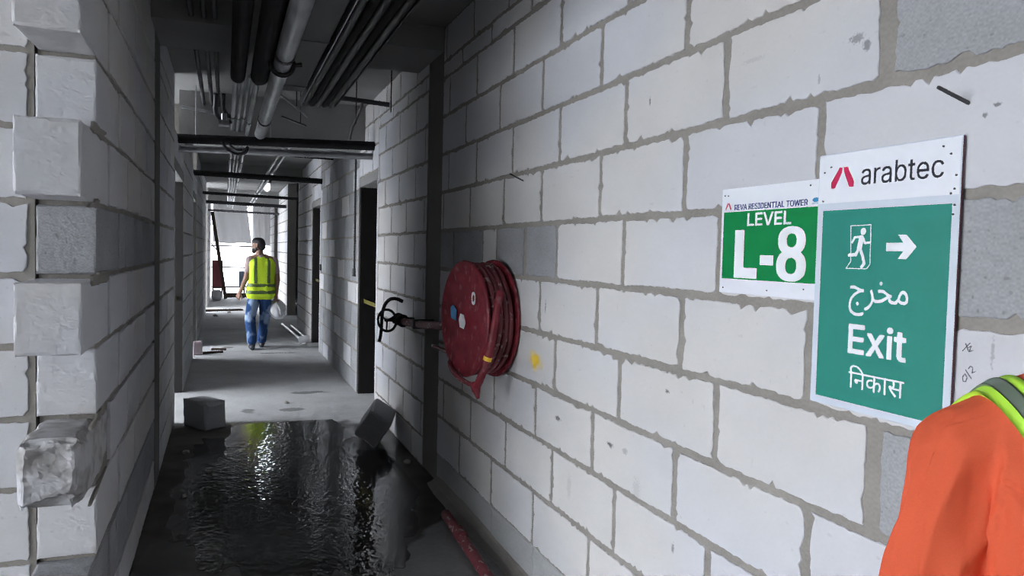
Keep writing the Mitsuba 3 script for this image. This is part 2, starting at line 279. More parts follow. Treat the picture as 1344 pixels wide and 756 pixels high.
# concrete kerb under the near wall, in lengths
k = thing('concrete_kerb', 'smooth grey concrete kerb along the foot of the near block wall', None, kind='structure')
for a, b, e in ((-3.0, 3.40, .0), (3.402, 4.02, .001), (4.022, 5.22, .0)):
    obj('kerb_length', bevel_box(XR-e, XR+.2, a, b, 0, .211, .006), 'kerb_concrete', k)
prof = [(0, 0), (-.085, 0), (-.04, .018), (-.012, .042), (0, .060)]
V, F = [], []
NY = 90
for i in range(NY):
    y = -3.0+8.22*i/(NY-1); s = .55+.7*float(meshkit.fbm(np.array([y*2.1, 0, 3.]), 3))
    V += [(XR+a*s, y, b*s) for a, b in prof]
for i in range(NY-1):
    for q in range(4): a = i*5+q; F += [(a, a+1, a+6), (a, a+6, a+5)]
S('mortar_fillet', trimesh.Trimesh(V, F, process=False), 'mortar', 'rough mortar fillet between the kerb and the floor')
# concrete columns
S('concrete_column', bx(XR+.006, XR+.2, 5.22, 5.63, 0, H), 'shaded_concrete', label='narrow grey concrete column flush in the right block wall')
S('concrete_column', bx(XL-.2, XL+.004, 5.55, 5.95, 0, H), 'shaded_concrete', label='narrow grey concrete column flush in the left block wall')
# further right wall in stretches between the openings
far = lambda s: (.05, .008) if s < 9 else (.11, .009)
def stretch(side, y0, y1, label, start=0., z0=0., greyf=lambda r, a, b: False):
    name = key_for('wall_'+side)
    x = (XR, XR+.2) if side == 'right' else (XL-.2, XL)
    scene[name] = ply(bx(x[0], x[1], y0, y1, z0, H), 'mortar'); labels[name] = {'kind': 'structure', 'label': label}
    rows = [r for r in range(12) if BED[r] > z0-.02]
    beds = BED if z0 > 0 else [.004]+BED[1:]
    if z0 == 0: beds = [.004, .228]+BED[1:]; rows = range(13)
    lay(name, lambda r: bond(start, r), y0, y1, toR if side == 'right' else toL, beds, rows, far, greyf)
    return name
stretch('right', 5.63, 7.60, 'right block wall between the column and the first doorway', 5.4)
stretch('right', 8.74, 12.45, 'right block wall between the first and second doorways', 8.9, greyf=lambda r, a, b: (r*7+int(a*3.1)) % 5 > 0)
stretch('right', 13.70, 16.4, 'right block wall before the dark side passage', 13.9)
stretch('right', 19.3, 23.0, 'right block wall beyond the dark side passage', 19.5)
stretch('right', 24.5, YEND, 'last right block wall at the bright end', 24.7)
HEAD = [2.44, 2.70, 2.955, 3.19]
def doorway(side, y0, y1, lab, n, top=H):
    """lintel, blocks above it, a lining added to darken the reveals and a bead on the near edge; the opening stays open"""
    x = (XR, XR+.2) if side == 'right' else (XL-.2, XL)
    name = key_for('wall_'+side)
    scene[name] = ply(bx(x[0], x[1], y0, y1, 2.345, top), 'mortar'); labels[name] = {'kind': 'structure', 'label': 'blocks and lintel over '+lab}
    lay(name, lambda r: bond(y0+.31, r), y0, y1, toR if side == 'right' else toL, HEAD if top == H else HEAD[:2], None, far)
    obj('lintel', bevel_box(x[0]-.004, x[1]+.004, y0-.08, y1+.08, 2.34, 2.432, .006), 'concrete', name, label='grey concrete lintel')
    d = key_for(f'door_{n}'); labels[d] = {'kind': 'structure', 'label': 'open '+lab+' with added boards that darken the reveals'}
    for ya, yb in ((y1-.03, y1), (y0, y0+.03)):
        obj('added_jamb_board', bx(x[0]+.012, x[1]-.004, ya, yb, 0, 2.335), 'added_dark_lining', d)  # boards added to keep the reveals dark
    c = XR-.003 if side == 'right' else XL+.003
    obj('corner_bead', bx(c-.006, c+.006, y0-.012, y0+.014, 0, 2.34), 'white_paint' if side == 'right' else 'galvanised', d)
    return d
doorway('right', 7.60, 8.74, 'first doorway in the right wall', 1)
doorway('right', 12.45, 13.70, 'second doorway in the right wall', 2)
# left wall: toothed end toward the camera
scene['wall_left'] = ply(bx(XL-.190, XL-.010, 3.172, 5.55, .0, H), 'mortar'); labels['wall_left'] = {'kind': 'structure', 'label': 'left block wall with a toothed end toward the camera'}
BEDL = [.004, .213, .482, .748, 1.005, 1.262, 1.519, 1.784, 2.050, 2.312, 2.573, 2.834, 3.095, 3.19]
def end_block(x0, x1, y0, y1, z0, z1, seed, wear=.010, amp=.003, spall=0.):
    """a block with worn edges; wear: how far the edges are eaten, spall: depth broken out of its -Y face"""
    m = trimesh.creation.box((1, 1, 1)); lo, sz = np.array([x0, y0, z0]), np.array([x1-x0, y1-y0, z1-z0])
    M = m3.Manifold.cube(sz.tolist()).refine_to_length(.013); q = M.to_mesh(); v = q.vert_properties[:, :3].astype(float); f = q.tri_verts
    d = np.minimum(v, sz-v); sg = np.where(v < sz/2, 1., -1.); o = np.argsort(d, axis=1); e = np.take_along_axis(d, o[:, 1:2], 1)[:, 0]
    n1 = meshkit.fbm(v*15+seed*3.1, 4); n2 = meshkit.noise(v*5.5+seed*1.7)
    R = wear*(.35+1.3*n1+2.2*np.clip(n2-.62, 0, 1)*3)
    a = np.maximum(0, R-e)*.55; w = v.copy(); k = np.arange(len(v))
    for c in (0, 1):
        ax = o[:, c]; w[k, ax] += sg[k, ax]*a*np.where(d[k, ax] < R, 1, 0)
    w[k, o[:, 0]] += sg[k, o[:, 0]]*amp*(meshkit.fbm(v*22+seed, 3)+.6*meshkit.noise(v*70+seed))
    if spall:
        on = d[:, 1] < .02; c = (v-[sz[0]*.5, 0, sz[2]*.42])/[sz[0]*.55, 1, sz[2]*.45]; r = np.hypot(c[:, 0], c[:, 2])+.5*(meshkit.fbm(v*12+7, 3)-.5)
        w[:, 1] += np.where((v[:, 1] < .1), spall*np.clip(1.2-r, 0, .5)*2*(.3+.9*meshkit.fbm(v*17+5, 4)), 0)
    return trimesh.Trimesh(w+lo, f, process=False)
LEFT_ROWS = []
for r in range(13):
    z0, z1 = BEDL[r], BEDL[r+1]
    protr = r in (1, 3, 5, 7, 9, 11)
    y0 = 2.84 if protr else 3.15
    g = r in (1, 7-1)  # the grey concrete ones
    brk = r == 3
    if r == 0 or r == 12: y0 = 3.15
    m = end_block(XL-.2, XL, y0, y0+.605, z0+(.006 if r else 0), z1-.007, 50+r, .030 if brk else .007, .003, .022 if brk else 0.)
    obj('block', m, 'block_dirty' if brk else 'block_grey' if g else 'block_white', 'wall_left', label='rough grey concrete end block' if g else 'chipped block with a broken face' if brk else None)
    js = [y0+.61*i for i in range(1, 8)] if not g else [y0+.405*i for i in range(1, 9)]
    LEFT_ROWS.append((r, y0, js, g))
for r, y0, js, g in LEFT_ROWS:
    ends = [j for j in js if j < 5.45]+[5.545]
    ends = [y0+.61]+[j for j in ends if j > y0+.7]
    for a, b in zip(ends, ends[1:]):
        SEED[0] += 1
        m = block_mesh(a+.006, b-.006, BEDL[r]+.007, BEDL[r+1]-.007, toL, .022, .008, seed=SEED[0], proud=.003)
        obj('block', m, 'block_grey' if g else 'block_white', 'wall_left', label='grey concrete block in the grey course' if g else None)
# mortar smears that hang from the toothed joints
for r, y0, y1, dz in ((8, 3.0, 3.34, .030), (7, 2.93, 3.32, .028), (6, 3.0, 3.42, .034), (4, 2.97, 3.25, .022), (10, 2.95, 3.3, .026), (3, 2.95, 3.36, .024)):
    SEED[0] += 1
    obj('mortar_smear', block_mesh(y0, y1, BEDL[r]-dz, BEDL[r]+dz*.7, toL, .02, .014, proud=.006, back=.004, seed=SEED[0]), 'mortar', 'wall_left', label='grey mortar squeezed out of the joint')
stretch('left', 5.95, 7.62, 'left block wall between the column and the first left doorway', 6.1)
stretch('left', 9.25, 11.95, 'left block wall between the first and second left doorways', 9.4)
stretch('left', 13.4, 20.2, 'long left block wall beyond the second left doorway', 13.6)
stretch('left', 22.0, YEND, 'last left block wall behind the ladder', 22.2)
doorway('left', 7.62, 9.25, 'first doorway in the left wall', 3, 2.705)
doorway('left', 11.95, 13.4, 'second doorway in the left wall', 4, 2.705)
# cross wall left of the camera, flush with the short end blocks
scene['wall_front'] = ply(bx(-6.5, XL-.199, 3.158, 3.35, 0, H), 'mortar'); labels['wall_front'] = {'kind': 'structure', 'label': 'block wall at the left edge, square to the corridor'}
toF = lambda v: np.c_[v[:, 0], 3.156-v[:, 2], v[:, 1]]
lay('wall_front', lambda r: [-.63-.61*i-(.30 if r % 2 else 0) for i in range(0, 8)], -4.5, -.649, toF, BEDL, None, lambda s: (.022, .008) if s > -1.6 else (.2, .006))
# side rooms: cross walls, outer walls (open facade on the left)
S('wall_rooms', bx(-6.5, XL-.2, 6.9, 7.05, 0, H), 'concrete', 'partition wall in the rooms to the left')
S('wall_rooms', bx(-2.7, XL-.2, 16.0, 16.15, 0, H), 'concrete', 'farther partition wall in the rooms to the left')
S('wall_outer', bx(4.0, 4.2, -3.2, YEND, 0, H), 'concrete', 'outer wall of the dark rooms to the right')
S('wall_outer', bx(XR+.2, 4.2, YEND-.2, YEND, 0, H), 'concrete', 'end wall of the dark rooms to the right')
S('wall_back', bx(-6.7, 1.62, -3.2, -3.0, 0, H), 'concrete', 'wall behind the camera')
S('wall_back', bx(1.62, 4.2, -3.2, -3.0, 0, H), 'concrete', 'wall behind the dark rooms')
# left facade: unseen; openings sized and stretches closed to shape the light
S('wall_facade', bx(-6.7, -6.5, -3.0, -2.4, 0, H), 'concrete', 'unseen stretch of the facade behind the camera, closed to limit the light')
S('wall_facade', bx(-6.7, -6.5, 3.15, 7.05, 0, H), 'concrete', 'closed stretch of the left facade')
S('wall_facade', bx(-2.9, -2.7, 10.1, 11.4, 0, H), 'concrete', 'unseen stretch of the facade between the two lit rooms, closed to limit the light')
S('wall_rooms', bx(-2.7, XL-.2, 10.6, 10.75, 0, H), 'concrete', 'partition wall between the two lit rooms to the left')
S('wall_facade', bx(-2.9, -2.7, 13.6, 18.6, 0, H), 'concrete', 'second unseen stretch of the left facade, closed to limit the light')
# ------------------------------------------------------------------ signs on the right wall
def poly_mesh(rings, depth):
    p = Polygon(rings[0], rings[1:]); p = p if p.is_valid else p.buffer(0)
    return cat_(trimesh.creation.extrude_polygon(q, depth, engine='earcut') for q in getattr(p, 'geoms', [p]))
def on_sign(mesh, y0, z0, d):
    """sign coordinates: u toward -Y from y0, v up from z0, out of the wall"""
    return frame_to(mesh, (XR-d, y0, z0), (0, -1, 0), (0, 0, 1), (-1, 0, 0))
def fit(mesh, u0, v0, u1, v1):
    m = mesh.copy(); lo, hi = m.bounds; m.apply_translation((-lo[0], -lo[1], 0))
    m.apply_transform(np.diag([(u1-u0)/(hi[0]-lo[0]), (v1-v0)/(hi[1]-lo[1]), 1, 1])); m.apply_translation((u0, v0, 0)); return m
def rect(u0, v0, u1, v1, d): return bx(u0, u1, v0, v1, 0, d)
def words(text, bold=False): return meshkit.text_mesh(text, .05, .0005, bold)
def glyphs(name): return cat_(poly_mesh(r, .0005) for r in GLYPHS[name])
def limb(pts, w): 
    from shapely.geometry import LineString
    return cat_(trimesh.creation.extrude_polygon(g, .0005, engine='earcut') for g in [LineString(pts).buffer(w/2, 6)])
def discs(c, r, d=.0025): 
    m = trimesh.creation.cylinder(r, d, sections=10); m.apply_translation((*c, d/2)); return m

t = thing('exit_sign', 'tall green exit sign with a running man and arrow below a white name strip', 'sign')
E0 = (1.552, 1.282); D = .011
def es(m, name, mat, label=None, d=D+.004): return obj(name, on_sign(m, *E0, d), mat, t, label=label)
es(bevel_box(0, .402, 0, .621, -.004, 0, .001), 'board', 'sign_border', 'pale blue backing board')
es(bx(.4022, .4035, .002, .619, -.0045, -.0005), 'board_edge', 'sign_edge', 'dark raw board edge')
es(rect(.003, .500, .399, .6185, .0006), 'name_strip', 'sign_white', 'white strip with red emblem and black name')
es(rect(.020, .019, .384, .482, .0006), 'green_panel', 'exit_green', 'green panel with white signs and words')
D2 = D+.004+.0006
for pts in ([(.0450,.536),(.0432,.550),(.0700,.5855),(.0785,.5852),(.0780,.573),(.0565,.536)], [(.0825,.5855),(.0955,.5850),(.1165,.550),(.1160,.536),(.1025,.5365),(.0838,.575)]):
    es(poly_mesh([pts], .0005), 'emblem', 'logo_red', 'slanted red bar of the emblem', D2)
es(fit(words('arabtec'), .139, .5375, .361, .5865), 'name_lettering', 'text_black', 'black lettering arabtec', D2)
es(poly_mesh([[(.221,.4015),(.2675,.4015),(.2527,.4195),(.275,.4192),(.3025,.3925),(.277,.3650),(.2543,.3655),(.2685,.3825),(.221,.3825)]], .0005), 'arrow', 'letter_white', 'white arrow', D2)
W = .0022
man = [limb([(.1175,.3575),(.1135,.4425),(.1745,.4435),(.1765,.3520),(.1668,.3410),(.1035,.3405),(.1172,.3570)], W)]
hd = Polygon([(.1525+.0082*math.cos(a), .4285+.0085*math.sin(a)) for a in np.linspace(0, 6.28, 18)[:-1]])
man += [poly_mesh([list(hd.exterior.coords)[:-1]], .0005), limb([(.1475,.4130),(.1430,.3900)], .0145), limb([(.1430,.4160),(.1275,.4150),(.1195,.4025)], .0055), limb([(.1530,.4130),(.1590,.4010),(.1715,.4025)], .0055),
        limb([(.1415,.3900),(.1330,.3740),(.1120,.3725)], .0080), limb([(.1440,.3900),(.1530,.3720),(.1590,.3535),(.1515,.3450)], .0080)]
for m in man[:1]: es(m, 'door_outline', 'letter_white', 'thin white door outline', D2)
es(cat_(man[1:]), 'running_man', 'letter_white', 'white running figure', D2+.0001)
es(fit(glyphs('ar'), .117, .2285, .287, .3130), 'arabic_lettering', 'letter_white', 'white Arabic word', D2)
es(fit(words('Exit', True), .1205, .1360, .2880, .2105), 'latin_lettering', 'letter_white', 'white word Exit', D2)
es(fit(glyphs('de'), .1265, .0555, .2870, .1110), 'hindi_lettering', 'letter_white', 'white Hindi word', D2)
for (u, v) in ((.0428,.5886),(.0212,.5766),(.0201,.5056),(.3584,.6021),(.3771,.5846),(.3918,.5396),(.3808,.5027),(.389,.5119),(.3908,.4787),(.3884,.4594)):
    es(discs((u, v), .0022), 'screw', 'steel_dark', None, D2)
t = thing('level_sign', 'smaller white and green sign reading L-8, half under the edge of the exit sign', 'sign')
L0 = (1.962, 1.537); D = .004
def ls(m, name, mat, label=None, d=D+.004): return obj(name, on_sign(m, *L0, d), mat, t, label=label)
ls(bevel_box(0, .412, 0, .310, -.004, 0, .001), 'board', 'sign_white', 'white board')
ls(rect(.012, .0425, .404, .2405, .0006), 'green_panel', 'level_green', 'bright green panel')
D2 = D+.004+.0006
_w = words('REVA RESIDENTIAL TOWER'); _w2 = _w.copy(); _w2.apply_translation((.0035, 0, .00001)); _w3 = _w.copy(); _w3.apply_translation((.0018, .0012, .00002))
ls(fit(cat_([_w, _w2, _w3]), .0625, .2448, .3670, .2615), 'tower_lettering', 'text_navy', 'navy lettering REVA RESIDENTIAL TOWER', D2)
for pts in ([(.0190,.2475),(.0188,.2505),(.0285,.2675),(.0310,.2675),(.0312,.2640),(.0222,.2475)], [(.0330,.2675),(.0365,.2675),(.0470,.2510),(.0470,.2475),(.0430,.2475),(.0332,.2640)]):
    ls(poly_mesh([pts], .0005), 'emblem', 'logo_red', 'small red bar of the emblem', D2)
ov = Polygon([(.396+.0125*math.cos(a), .2575+.0058*math.sin(a)) for a in np.linspace(0, 6.28, 20)[:-1]])
ls(poly_mesh([list(ov.exterior.coords)[:-1]], .0005), 'round_logo', 'logo_blue', 'small blue oval emblem', D2)
ls(rect(.381, .2478, .410, .2492, .0005), 'round_logo', 'logo_blue', 'blue line under the oval emblem', D2)
ls(fit(words('LEVEL', True), .1235, .1975, .3080, .2345), 'level_lettering', 'letter_white', 'white word LEVEL', D2)
ls(poly_mesh([[(.0700,.1865),(.0700,.0465),(.1735,.0465),(.1735,.0770),(.1130,.0770),(.1130,.1865)]], .0005), 'letter', 'letter_white', 'big white letter L', D2)
ls(rect(.1855, .0860, .2420, .1140, .0005), 'dash', 'letter_white', 'white dash', D2)
el = lambda c, a, b, n=28: [(c[0]+a*math.copysign(abs(math.cos(x))**.85, math.cos(x)), c[1]+b*math.copysign(abs(math.sin(x))**.85, math.sin(x))) for x in np.linspace(0, 2*math.pi, n+1)[:-1]]
e8 = Polygon(el((.3120, .0870), .0575, .0425)).union(Polygon(el((.3120, .1540), .0530, .0385)))
e8 = e8.difference(Polygon(el((.3120, .0865), .0215, .0215))).difference(Polygon(el((.3120, .1545), .0190, .0185)))
ls(cat_([trimesh.creation.extrude_polygon(e8, .0005, engine='earcut')]), 'digit', 'letter_white', 'big white digit 8', D2)
for (u, v) in ((.0165,.290),(.0325,.289),(.0215,.015),(.2215,.016),(.365,.0265),(.376,.2955)):
    ls(discs((u, v), .0020), 'screw', 'steel_dark', None, D2)
# pencilled sums beside the exit sign
def stroke(pts): return frame_to(limb(pts, .0016), (XR-.0045, 0, 0), (0, -1, 0), (0, 0, 1), (-1, 0, 0))
ZZ = 0.0
for pts in ([(-1.131,1.400),(-1.1335,1.408),(-1.128,1.416),(-1.1225,1.409),(-1.126,1.400),(-1.131,1.400)], [(-1.127,1.424),(-1.113,1.408)], [(-1.1205,1.428),(-1.116,1.434),(-1.111,1.430),(-1.1125,1.420),(-1.1055,1.424)],
            [(-1.136,1.462),(-1.120,1.480)], [(-1.130,1.478),(-1.122,1.462)], [(-1.124,1.470),(-1.117,1.474),(-1.121,1.462),(-1.113,1.466)]):
    obj('pencil_stroke', stroke(pts), 'pencil', 'wall_right', label='pencil stroke of handwritten figures')
def nail(p0, p1, r, label):
    obj('nail', tube([p0, np.array(p0)*.5+np.array(p1)*.5, p1], [r, r, r*.9], 8), 'steel_dark', label=label, cat='nail')
nail((XR+.02, 1.150, 1.960), (XR-.085, 1.155, 1.992), .0042, 'thick dark nail sticking out of the wall above the exit sign')
nail((XR+.02, 3.640, 1.998), (XR-.080, 3.640, 2.040), .0030, 'thin bent nail in the mortar joint above the hose reel')

# ------------------------------------------------------------------ fire hose reel
th = math.radians(6.6); ax = np.array([-math.cos(th), -math.sin(th), 0.]); ay = np.array([-math.sin(th), math.cos(th), 0.]); az = np.array([0, 0, 1.])
RC = np.array([1.29, 3.925, 1.285])   # middle of the drum
def reel(m, name, mat, label=None, parent=None, smooth=35): return obj(name, frame_to(m, RC, ay, az, ax), mat, parent or tr, label=label, smooth=smooth)
tr = thing('fire_hose_reel', 'big round red fire hose reel hanging on the dim end of the block wall', 'hose reel')
def dish(h, R=.312, out=1):
    pr = [(0.0, h+.012*out), (.05, h+.012*out), (.07, h+.004*out), (.25, h+.002*out), (.285, h+.012*out), (R-.006, h+.012*out), (R, h+.005*out), (R-.004, h-.006*out), (.285, h-.002*out), (.25, h-.008*out), (0., h-.008*out)]
    return lathe(pr, 56)
reel(dish(.085), 'front_disc', 'red_enamel', 'scuffed red front disc')
reel(dish(-.075, .318, -1), 'back_disc', 'red_enamel', 'red back disc')
reel(lathe([(0, -.08), (.10, -.08), (.10, .08), (0, .08)], 24), 'hub', 'red_enamel')
hose = []
for j, (rr, hh) in enumerate(((.285,-.045),(.287,-.012),(.285,.020),(.288,.052),(.255,-.03),(.255,.005),(.255,.04))):
    a = np.linspace(0, 2*math.pi, 49)[:-1]
    hose.append(tube(np.c_[rr*np.cos(a), rr*np.sin(a), hh+.004*np.sin(3*a+j)], .0165, 10, closed=True))
reel(cat_(hose), 'wound_hose', 'red_pipe_paint', 'turns of red rubber hose')
reel(tube(curve([(-.292,.16,.02),(-.312,.05,.05),(-.318,-.06,.070),(-.308,-.17,.090),(-.280,-.27,.112),(-.245,-.325,.120)], 30), .020, 12), 'hose_tail', 'red_enamel', 'bright red hose strand hanging down the side of the reel')
reel(tube(curve([(.16,-.255,.10),(.08,-.285,.12),(-.04,-.310,.128),(-.13,-.322,.124),(-.215,-.325,.118)], 18), .013, 10), 'hose_tail', 'red_pipe_paint', 'hose strand below the disc')
reel(tube([(-.215,-.318,.119),(-.245,-.340,.121),(-.262,-.362,.122),(-.270,-.380,.123)], [.023,.023,.014,.009], 12), 'nozzle', 'red_enamel', 'red spray nozzle')
reel(tube([(-.3085,-.165,.089),(-.3045,-.185,.093)], .0222, 12), 'hose_band', 'yellow_band', 'yellow band round the hose')
def sticker(pts, mat, lab): reel(frame_to(poly_mesh([pts], .0008), (0, 0, .0980), (1, 0, 0), (0, 1, 0), (0, 0, 1)), 'sticker', mat, lab, smooth=False)
sticker([(.09,-.02),(.16,-.01),(.17,.05),(.13,.065),(.08,.04)], 'sticker_blue', 'torn blue sticker')
sticker([(-.02,-.055),(.035,-.05),(.05,-.01),(.03,.025),(-.015,.02),(-.04,-.02)], 'white_paint', 'white hub label')
ringo = Polygon(el((-.115, .115), .026, .034)).difference(Polygon(el((-.115, .115), .012, .018)))
reel(frame_to(trimesh.creation.extrude_polygon(ringo, .0008, engine='earcut'), (0, 0, .0885), (1, 0, 0), (0, 1, 0), (0, 0, 1)), 'sticker', 'white_paint', 'white ring mark', smooth=False)
obj('bracket', cat_([bx(1.30, 1.43, 3.90, 3.96, 1.24, 1.32), bx(1.40, 1.43, 3.84, 4.02, 1.10, 1.46)]), 'steel_dark', tr, label='dark wall bracket')
# supply pipe and valve
t = thing('supply_pipe', 'dark red pipe running along the wall from the valve to the hose reel', 'pipe')
obj('run', tube(curve([(1.335, 4.275, 1.20), (1.33, 4.4, 1.19), (1.315, 4.9, 1.15), (1.31, 5.5, 1.105), (1.31, 5.86, 1.09)], 24), .028, 14), 'red_pipe_paint', t, smooth=True)
for y, z in ((4.55, 1.178), (5.40, 1.112)): obj('clamp', cat_([bx(1.27, 1.425, y-.015, y+.015, z-.034, z+.034)]), 'steel_dark', t, label='dark pipe clamp')
obj('thin_pipe', tube(curve([(1.37, 4.10, .99), (1.37, 4.3, .99), (1.37, 4.8, .985), (1.37, 5.2, .98)], 12), .013, 10), 'red_pipe_paint', t, label='thin red pipe below', smooth=True)
t = thing('gate_valve', 'black valve with a round handwheel on the pipe beside the first doorway', 'valve')
VC = np.array([1.31, 5.98, 1.09])
obj('body', cat_([frame_to(lathe([(0,-.09),(.05,-.09),(.05,-.07),(.034,-.06),(.046,-.02),(.046,.02),(.034,.06),(.05,.07),(.05,.09),(0,.09)], 20), VC, (1,0,0), (0,0,1), (0,-1,0)), frame_to(lathe([(0,.0),(.035,.0),(.028,.06),(.012,.07),(.012,.13),(0,.13)], 16), VC, (0,1,0), (0,0,1), (-1,0,0))]), 'black_foam', t, smooth=30)
wc = VC+np.array([-.115, -.03, 0]); w1 = np.array([.70, -.714, 0]); a = np.linspace(0, 2*math.pi, 33)[:-1]
obj('wall_stand', bx(VC[0]+.03, XR+.01, VC[1]-.02, VC[1]+.02, VC[2]-.02, VC[2]+.02), 'steel_dark', t)
hk = obj('handwheel', tube(wc+.085*np.cos(a)[:, None]*w1+.085*np.sin(a)[:, None]*np.array([0, 0, 1.]), .010, 8, closed=True), 'rubber', t, smooth=True)
for q in range(3):
    d = w1*math.cos(q*2.094+.5)+np.array([0, 0, math.sin(q*2.094+.5)]); obj('spoke', tube([wc, wc+d*.045, wc+d*.085], .007, 6), 'rubber', hk)
obj('lever', tube(curve([(1.20, 6.28, .89), (1.20, 6.20, 1.03), (1.20, 6.08, 1.20), (1.24, 5.98, 1.26), (1.31, 5.92, 1.24)], 20), .014, 10), 'rubber', t, label='long black lever', smooth=True)

# ------------------------------------------------------------------ pipes, ducts and trays under the ceiling
def pipe(name, pts, r, mat, label, cat='pipe', group=None, parts=None, seg=14):
    k = thing(name, label, cat, group)
    obj('run', tube(pts, r, seg), mat, k, smooth=40)
    for (n2, m2, mt2) in parts or (): obj(n2, m2, mt2, k)
    return k
def along(x, z, y0, y1, n=6): return [(x, y, z) for y in np.linspace(y0, y1, n)]
def collar(x, z, y, r, l=.05): return ('collar', tube([(x, y-l/2, z), (x, y, z), (x, y+l/2, z)], r, 14), 'steel_dark')
pipe('insulated_pipe', along(.078, 2.83, -2.8, 5.75), .050, 'black_foam', 'left of the two thick black lagged pipes overhead')
pipe('insulated_pipe', along(.215, 2.80, -2.8, 5.55), .060, 'black_foam', 'right of the two thick black lagged pipes overhead')
pipe('steel_pipe', along(.315, 2.74, -2.8, 7.9), .052, 'galvanised', 'bright galvanised pipe overhead, right of the black lagged pipes', parts=[collar(.315, 2.74, y, .058) for y in (1.5, 4.6, 7.0)])
for i, (x, z, r, lab) in enumerate(((.065, 2.84, .018, 'leftmost'), (.113, 2.83, .014, 'second from the left'), (.158, 2.84, .014, 'third from the left'), (.205, 2.80, .020, 'rightmost'))):
    pipe('bare_pipe', along(x, z, 5.76, 24.5, 10), r, 'galvanised', lab+' of the thin bare pipes that come out of the black lagging', group=None, parts=[collar(x, z, y, r+.004, .04) for y in (7.6, 11.2, 14.6)])
for i, (x, lab) in enumerate(((-.205, 'leftmost'), (-.130, 'middle'), (-.068, 'rightmost'))):
    pipe('conduit', along(x, 3.07, -2.8, 8.4), .017, 'steel_dark', lab+' of the three thin conduits close to the ceiling on the left')
t = thing('air_duct', 'dim grey rectangular air duct overhead between the bright pipe and the cable tray', 'duct')
obj('body', bevel_box(.40, .575, -2.8, 6.3, 2.87, 3.015, .004), 'duct_grey', t)
for y in np.arange(-2.0, 6.3, 1.35): obj('flange', bevel_box(.394, .581, y-.012, y+.012, 2.864, 3.021, .002), 'duct_grey', t)
t = thing('cable_tray', 'dark tray of thick cables with a bright left edge overhead, nearest the right wall', 'cable tray')
for y in np.arange(-2.7, 6.7, .60): obj('rung', bx(.60, .87, y-.02, y+.02, 2.896, 2.906), 'steel_dark', t)
obj('side_rail', bx(.590, .598, -2.8, 6.75, 2.845, 2.91), 'galvanised', t, label='bright left rail'); obj('side_rail', bx(.872, .878, -2.8, 6.75, 2.85, 2.91), 'steel_dark', t)
for q in range(5): obj('cable', tube(along(.628+.0535*q, 2.868, -2.8, 6.75, 30)+np.c_[.002*np.sin(np.arange(30)*.9+q), np.zeros(30), np.zeros(30)], .0265, 12), 'black_foam' if q % 2 else 'rubber', t, smooth=True)
pipe('bare_pipe', along(.60, 2.76, 8.9, 24.0, 8), .022, 'galvanised', 'bare pipe on the right of the far corridor ceiling, left of its pair')
pipe('bare_pipe', along(.68, 2.78, 8.9, 24.0, 8), .022, 'galvanised', 'bare pipe on the right of the far corridor ceiling, right of its pair')
# pipes across the corridor
def across(y0, y1, z0, z1): return [(x, y0+(y1-y0)*(x-XL)/(XR-XL), z0+(z1-z0)*(x-XL)/(XR-XL)) for x in np.linspace(XL-.05, XR+.05, 6)]
pipe('cross_pipe', across(8.15, 7.85, 2.675, 2.695), .045, 'black_foam', 'black pipe crossing the corridor in front of the deep beam, upper of its pair')
pipe('cross_pipe', across(8.25, 7.95, 2.590, 2.600), .034, 'galvanised', 'grey pipe crossing the corridor just below the black one')
pipe('cross_pipe', across(12.3, 12.3, 2.72, 2.69), .042, 'black_foam', 'second black pipe crossing the corridor, above the walking man')
pipe('cross_pipe', [(.30, 11.0, 2.93), (.8, 11.0, 2.93), (XR+.05, 11.0, 2.92)], .038, 'black_foam', 'short black pipe crossing from the right wall close to the ceiling')
pipe('cross_pipe', across(16.8, 16.8, 2.72, 2.68), .030, 'steel_dark', 'thin dark pipe crossing the corridor beyond the lamp')
pipe('cross_pipe', across(19.8, 19.8, 2.70, 2.66), .042, 'steel_dark', 'dark pipe crossing the far corridor')
pipe('cross_pipe', across(22.4, 22.4, 2.62, 2.58), .030, 'steel_dark', 'farthest thin pipe crossing the corridor')
pipe('cross_pipe', [(.86, 7.15, 3.02), (1.15, 7.12, 3.0), (XR+.05, 7.10, 2.98)], .022, 'steel_dark', 'short dark pipe from the cable tray to the right wall')
pipe('drop_pipe', curve([(1.17, 7.12, 3.0), (1.175, 7.2, 2.96), (1.13, 7.4, 2.80), (1.12, 7.5, 2.70)], 14), .013, 'steel_dark', 'thin dark pipe bending down toward the cross pipes by the right wall')
t = thing('wall_conduit', 'thin dark conduit running down the wall to a box behind the first doorway', 'conduit')
obj('run', tube([(XR-.014, 8.95, 1.42), (XR-.014, 8.95, 2.3), (XR-.014, 8.95, H+.01)], .011, 8), 'steel_dark', t, smooth=40)
obj('back_box', bevel_box(XR-.03, XR+.01, 8.91, 8.99, 1.33, 1.42, .003), 'steel_dark', t)
obj('switch_box', bevel_box(XR-.03, XR+.01, 12.24, 12.33, 1.30, 1.40, .003), 'steel_dark', label='small dark switch box on the wall just before the second doorway on the right', cat='switch box')
